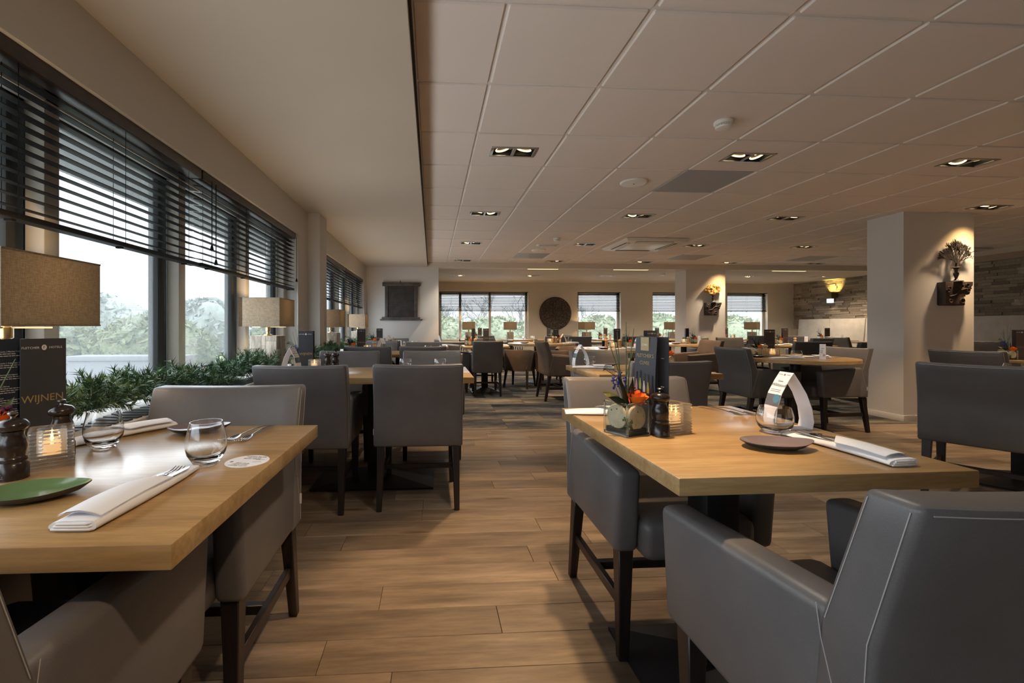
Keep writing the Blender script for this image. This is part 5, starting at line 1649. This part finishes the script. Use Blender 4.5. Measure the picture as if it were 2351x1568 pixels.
def coaster():
    t = thing('paper_coaster', 'round white paper coaster with printed text near the table edge', 'coaster', (-.432, 1.075, .75))
    G().lathe([(.0001, 0.0002), (.048, .0002), (.048, .0012), (.0001, .0012)], 48).build('paper_disc', M['paper'], t)
    up, rt = Vector((0, 1, 0)), Vector((1, 0, 0))
    rot = Matrix.Rotation(R(-14), 4, 'Z')
    def tx(s_, y, flip):
        m_ = rot @ Matrix.Translation((0, y, .0014))
        if flip: m_ = rot @ Matrix.Rotation(PI, 4, 'Z') @ Matrix.Translation((0, y, .0014))
        text('lettering', s_, .0074, M['print_grey'], t, m_)
    for i, s_ in enumerate(('VIEW OUR', 'MENU AND', 'ORDER NOW!')): tx(s_, -.018 - i * .009, False)
    for i, s_ in enumerate(('BEKIJK ONZE', 'KAART EN', 'BESTEL DIRECT!')): tx(s_, -.018 - i * .009, True)
    g = G().lathe([(.0001, .0013), (.004, .0013), (.004, .0015)], 16, (-.034, -.004, 0)); g.build('emblem', M['print_grey'], t)
    g = G()
    for i in range(6): g.box(.016 + i * .0035, .0185 + i * .0035, .008, .0094, .0013, .0015).box(.014 + i * .0035, .0165 + i * .0035, -.0085, -.007, .0013, .0015)
    g.build('small_print', M['print_grey'], t, smooth=0)
coaster()

TZ_ = .7502
def item(p, x, y, rz, lab, cat, grp=None, dz=0): return place(p, (x, y, TZ_ + dz), R(rz), lab, cat, grp)
# ---- left foreground table
L1 = 'the left foreground table'
item(MW, -1.005, 1.225, 62, 'standing dark wine menu reading WIJNEN on ' + L1, 'menu', 'standing menus')
item(PM, -.872, .985, 0, 'dark pepper mill at the left edge of ' + L1, 'pepper mill', 'dark mills')
item(PM, -.905, 1.150, 40, 'dark mill half hidden behind the glass tealight holder on ' + L1, 'pepper mill', 'dark mills')
item(HO, -.862, 1.069, 38, 'ribbed glass tealight holder on ' + L1, 'candle', 'glass tealight holders')
item(TT, -.852, 1.215, 0, 'tall tumbler beside the tealight on ' + L1, 'glass', 'drinking glasses')
item(TT, -.518, 1.06, 0, 'tall tumbler at the napkin tip on ' + L1, 'glass', 'drinking glasses')
item(PG, -.735, .868, 12, 'green glazed leaf shaped plate on ' + L1, 'plate', 'small plates')
item(PP, -.700, 1.385, 5, 'plum glazed leaf shaped plate on far side of ' + L1, 'plate', 'small plates')
o = item(NP, -.545, .872, -3, 'folded white napkin pointing at the camera on ' + L1, 'napkin', 'folded white napkins')
item(KN, -.527, .872, -8, 'steel knife tucked in the napkin on ' + L1, 'knife', 'knives in napkins', .0155)
item(FK, -.540, .880, -5, 'steel fork tucked in the napkin on ' + L1, 'fork', 'forks in napkins', .0135)
item(NP, -.905, 1.345, 150, 'folded white napkin at far left of ' + L1, 'napkin', 'folded white napkins')
item(FK, -.512, 1.345, 172, 'outer fork of the crossed pair on ' + L1, 'fork', 'loose forks')
item(FK, -.535, 1.335, 164, 'inner fork of the crossed pair on ' + L1, 'fork', 'loose forks', .003)
item(VA, -1.02, 1.075, 20, 'glass cube of orange and blue flowers at left frame edge', 'flower vase', 'glass cube flower arrangements')
# ---- right foreground table
R1 = 'the right foreground table'
item(VA, .578, 1.300, 24, 'glass cube vase with orange rose on ' + R1, 'flower vase', 'glass cube flower arrangements')
item(MC, .650, 1.325, -80, 'tall wine menu with printed bottles on ' + R1, 'menu', 'standing menus')
item(PM, .662, 1.262, 0, 'dark pepper mill between menu and tealight on ' + R1, 'pepper mill', 'dark mills')
item(PM, .695, 1.372, 0, 'dark mill hidden behind the menu on ' + R1, 'pepper mill', 'dark mills')
item(HO, .722, 1.308, 15, 'ribbed glass tealight holder on ' + R1, 'candle', 'glass tealight holders')
item(TS, 1.022, 1.275, 0, 'squat tumbler before the white card on ' + R1, 'glass', 'drinking glasses')
item(CB, 1.115, 1.33, -2, 'white tear shaped card standing on ' + R1, 'table card', 'standing white cards').scale = (1.15,) * 3
item(PP, .893, 1.112, -8, 'plum glazed leaf shaped plate on ' + R1, 'plate', 'small plates')
item(NP, 1.055, 1.095, 3, 'folded white napkin holding cutlery on ' + R1, 'napkin', 'folded white napkins')
item(FK, 1.050, 1.125, 2, 'left fork tucked in the napkin on ' + R1, 'fork', 'forks in napkins', .0135)
item(FK, 1.064, 1.128, -2, 'right fork tucked in the napkin on ' + R1, 'fork', 'forks in napkins', .0135)
item(KN, 1.040, 1.105, 4, 'knife tucked beside two forks in the napkin on ' + R1, 'knife', 'knives in napkins', .0155)
item(FK, 1.075, 1.60, 195, 'fork lying near the far corner of ' + R1, 'fork', 'loose forks')
item(FK, 1.115, 1.585, 200, 'second fork near the far corner of ' + R1, 'fork', 'loose forks')
item(NP, .632, 1.575, 78, 'white napkin behind the flower vase on ' + R1, 'napkin', 'folded white napkins')

def setting(where, menu=None, card=None, vase=None, cand=None, mills=(), glasses=(), plates=(), naps=(), forks=(), light=False):
    if menu: item(menu[0], menu[1], menu[2], menu[3], ('standing brown menu on ' if menu[0] is MB else 'standing dark navy menu on ') + where, 'menu', 'standing menus')
    if card: item(card[0], card[1], card[2], card[3], ('white tear shaped card on ' if card[0] is CB else 'white roof shaped card on ') + where, 'table card', 'standing white cards')
    if vase: item(VA, vase[0], vase[1], vase[2], 'flowers in a glass cube on ' + where, 'flower vase', 'glass cube flower arrangements')
    if cand: item(HO, cand[0], cand[1], cand[2], 'lit glass tealight holder on ' + where, 'candle', 'glass tealight holders')
    for i, (x, y) in enumerate(mills): item(PL_ if light else PM, x, y, 30 * i, ('pale wooden ' if light else 'dark ') + ('pepper' if i == 0 else 'salt') + ' mill on ' + where if len(mills) > 1 else ('pale wooden mill on ' if light else 'dark mill on ') + where, 'pepper mill', 'pale wooden mills' if light else 'dark mills')
    for i, (x, y) in enumerate(glasses): item(TS, x, y, 0, 'squat tumbler, %s, on ' % ('left one' if i == 0 else 'right one') + where if len(glasses) > 1 else 'squat tumbler on ' + where, 'glass', 'drinking glasses')
    for i, (x, y, r_) in enumerate(plates): item(PP, x, y, r_, 'plum plate, %s, on ' % ('left one' if i == 0 else 'right one') + where if len(plates) > 1 else 'plum plate on ' + where, 'plate', 'small plates')
    for i, (x, y, r_) in enumerate(naps): item(NP, x, y, r_, 'white napkin, %s, on ' % ('left one' if i == 0 else 'right one') + where if len(naps) > 1 else 'white napkin on ' + where, 'napkin', 'folded white napkins')
    for i, (x, y, r_) in enumerate(forks): item(FK, x, y, r_, 'fork, %s, on ' % ('left one' if i == 0 else 'right one') + where if len(forks) > 1 else 'fork on ' + where, 'fork', 'loose forks')
setting('the second window table', menu=(MN, -.905, 3.27, 15), card=(CB, -.965, 3.12, 160), vase=(-.99, 3.36, 0), cand=(-.82, 3.18, 10), mills=((-.745, 3.24), (-.70, 3.30)), glasses=((-.20, 3.38), (.06, 3.33)), plates=((-.08, 3.42, 3),))
setting('the third window table', menu=(MN, -.88, 5.62, 15), card=(CB, -.63, 5.60, 140), vase=(-.98, 5.5, 10), cand=(-.80, 5.58, 20), mills=((-.72, 5.66),), glasses=((-.05, 5.72), (.14, 5.7)), plates=((.05, 5.8, 3),), light=True)
setting('the fourth window table', menu=(MN, -.90, 7.72, 10), card=(CB, -.72, 7.42, 140), cand=(-.56, 7.55, 20), mills=((-.64, 7.5),), glasses=((-.44, 7.5), (-.30, 7.56)), vase=(-.99, 7.6, 0), light=True)
setting('the table behind the right foreground one', menu=(MN, 1.74, 3.44, 20), card=(CB, 1.18, 3.47, 5), vase=(1.86, 3.44, 30), mills=((1.725, 3.34),), glasses=((1.265, 3.52),), plates=((1.40, 3.5, 4),), naps=((1.22, 3.33, 65),), forks=((1.37, 3.15, 75), (1.37, 3.08, 82)), light=True)
setting('the round table between slate and brown armchairs', menu=(MB, 3.62, 4.58, -6), card=(CR, 3.80, 4.13, 45), vase=(3.50, 4.62, 0), cand=(3.55, 4.46, 12), mills=((3.50, 4.50), (3.62, 4.48)), glasses=((3.66, 4.28),), plates=((3.36, 4.42, 0), (4.02, 4.38, 20)), naps=((3.50, 4.22, 82), (3.86, 4.32, 70)), forks=((4.12, 4.25, 80),), light=True)
setting('the central round table', menu=(MN, 2.78, 6.55, 10), card=(CB, 2.98, 6.28, 5), vase=(2.92, 6.50, 10), cand=(2.66, 6.42, 10), mills=((2.57, 6.45), (2.76, 6.42)), glasses=((2.85, 6.32),), plates=((2.45, 6.25, 0),), naps=((2.72, 6.12, 75),), forks=((2.28, 6.30, 10),), light=True)
setting('the round table in front of the wall disc', menu=(MN, 2.42, 8.62, -10), card=(CB, 2.52, 8.45, 0), vase=(2.46, 8.60, 10), cand=(2.25, 8.42, 10), mills=((2.32, 8.45), (2.37, 8.42)), glasses=((1.95, 8.30), (2.62, 8.40)), plates=((1.75, 8.40, 0),), naps=((2.60, 8.25, 80),), light=True)
setting('the small square table', menu=(MN, .72, 7.45, 80), vase=(.60, 7.42, 30), mills=((.70, 7.22),), naps=((1.10, 7.2, 60),), light=True)
setting('the round table left of the far column', menu=(MN, 4.86, 8.20, 70), card=(CR, 4.95, 8.0, 45), vase=(4.95, 8.18, 0), cand=(4.68, 8.05, 0), mills=((4.74, 8.02),), plates=((4.42, 7.85, 0),), light=True)
setting('the table in front of the near column', menu=(MB, 5.62, 3.93, -10), card=(CR, 5.90, 4.0, 45), vase=(5.50, 3.95, 0), cand=(5.70, 3.78, 12), mills=((5.62, 3.82), (5.74, 3.90)), light=True)
setting('the table before the far column', menu=(MB, 6.25, 7.55, 0), card=(CR, 6.55, 7.45, 45), vase=(6.10, 7.52, 0), mills=((6.3, 7.4),), naps=((5.95, 7.25, 80),), light=True)
setting('the bench table under the sconce', menu=(MB, 9.25, 9.92, -10), vase=(9.12, 9.98, 0), cand=(9.2, 9.82, 0), card=(CR, 9.45, 9.75, 45))
setting('the bench table left of the near column', card=(CR, 9.28, 8.95, 45), menu=(MB, 9.45, 9.0, -10), vase=(9.4, 8.85, 0))
setting('the bench table right of the near column', card=(CR, 9.22, 6.55, 45), menu=(MB, 9.35, 6.42, -10), vase=(9.2, 6.42, 0), mills=((9.40, 6.3),), light=True)
setting('the table at the left far lamp', menu=(MB, 1.20, 11.2, 0), vase=(1.1, 11.3, 0), cand=(1.20, 11.1, 0), glasses=((.95, 11.1),))
setting('the table left of the wall disc', menu=(MN, 2.95, 11.1, 30), vase=(3.05, 11.1, 0), cand=(2.5, 11.0, 0), glasses=((2.3, 11.05),))
setting('the table in the narrow far window', menu=(MB, 4.42, 11.15, 0), cand=(4.43, 11.02, 0), mills=((4.36, 11.05), (4.5, 11.05)), vase=(4.3, 11.2, 0), light=True)
setting('the table behind the far column', menu=(MN, 5.75, 11.1, 0), cand=(5.9, 11.05, 0), vase=(5.85, 11.2, 0))
setting('the table by the last far window', menu=(MB, 7.55, 11.05, 0), cand=(7.62, 10.9, 0), vase=(7.45, 11.0, 0), mills=((7.7, 10.95),), light=True)
item(TS, 3.80, 2.70, 0, 'squat tumbler at the right edge of the photo, behind the slate armchair', 'glass', 'drinking glasses')
item(MN, .92, 7.52, 30, 'second standing navy menu on the small square table, behind the high backed chair', 'menu', 'standing menus')
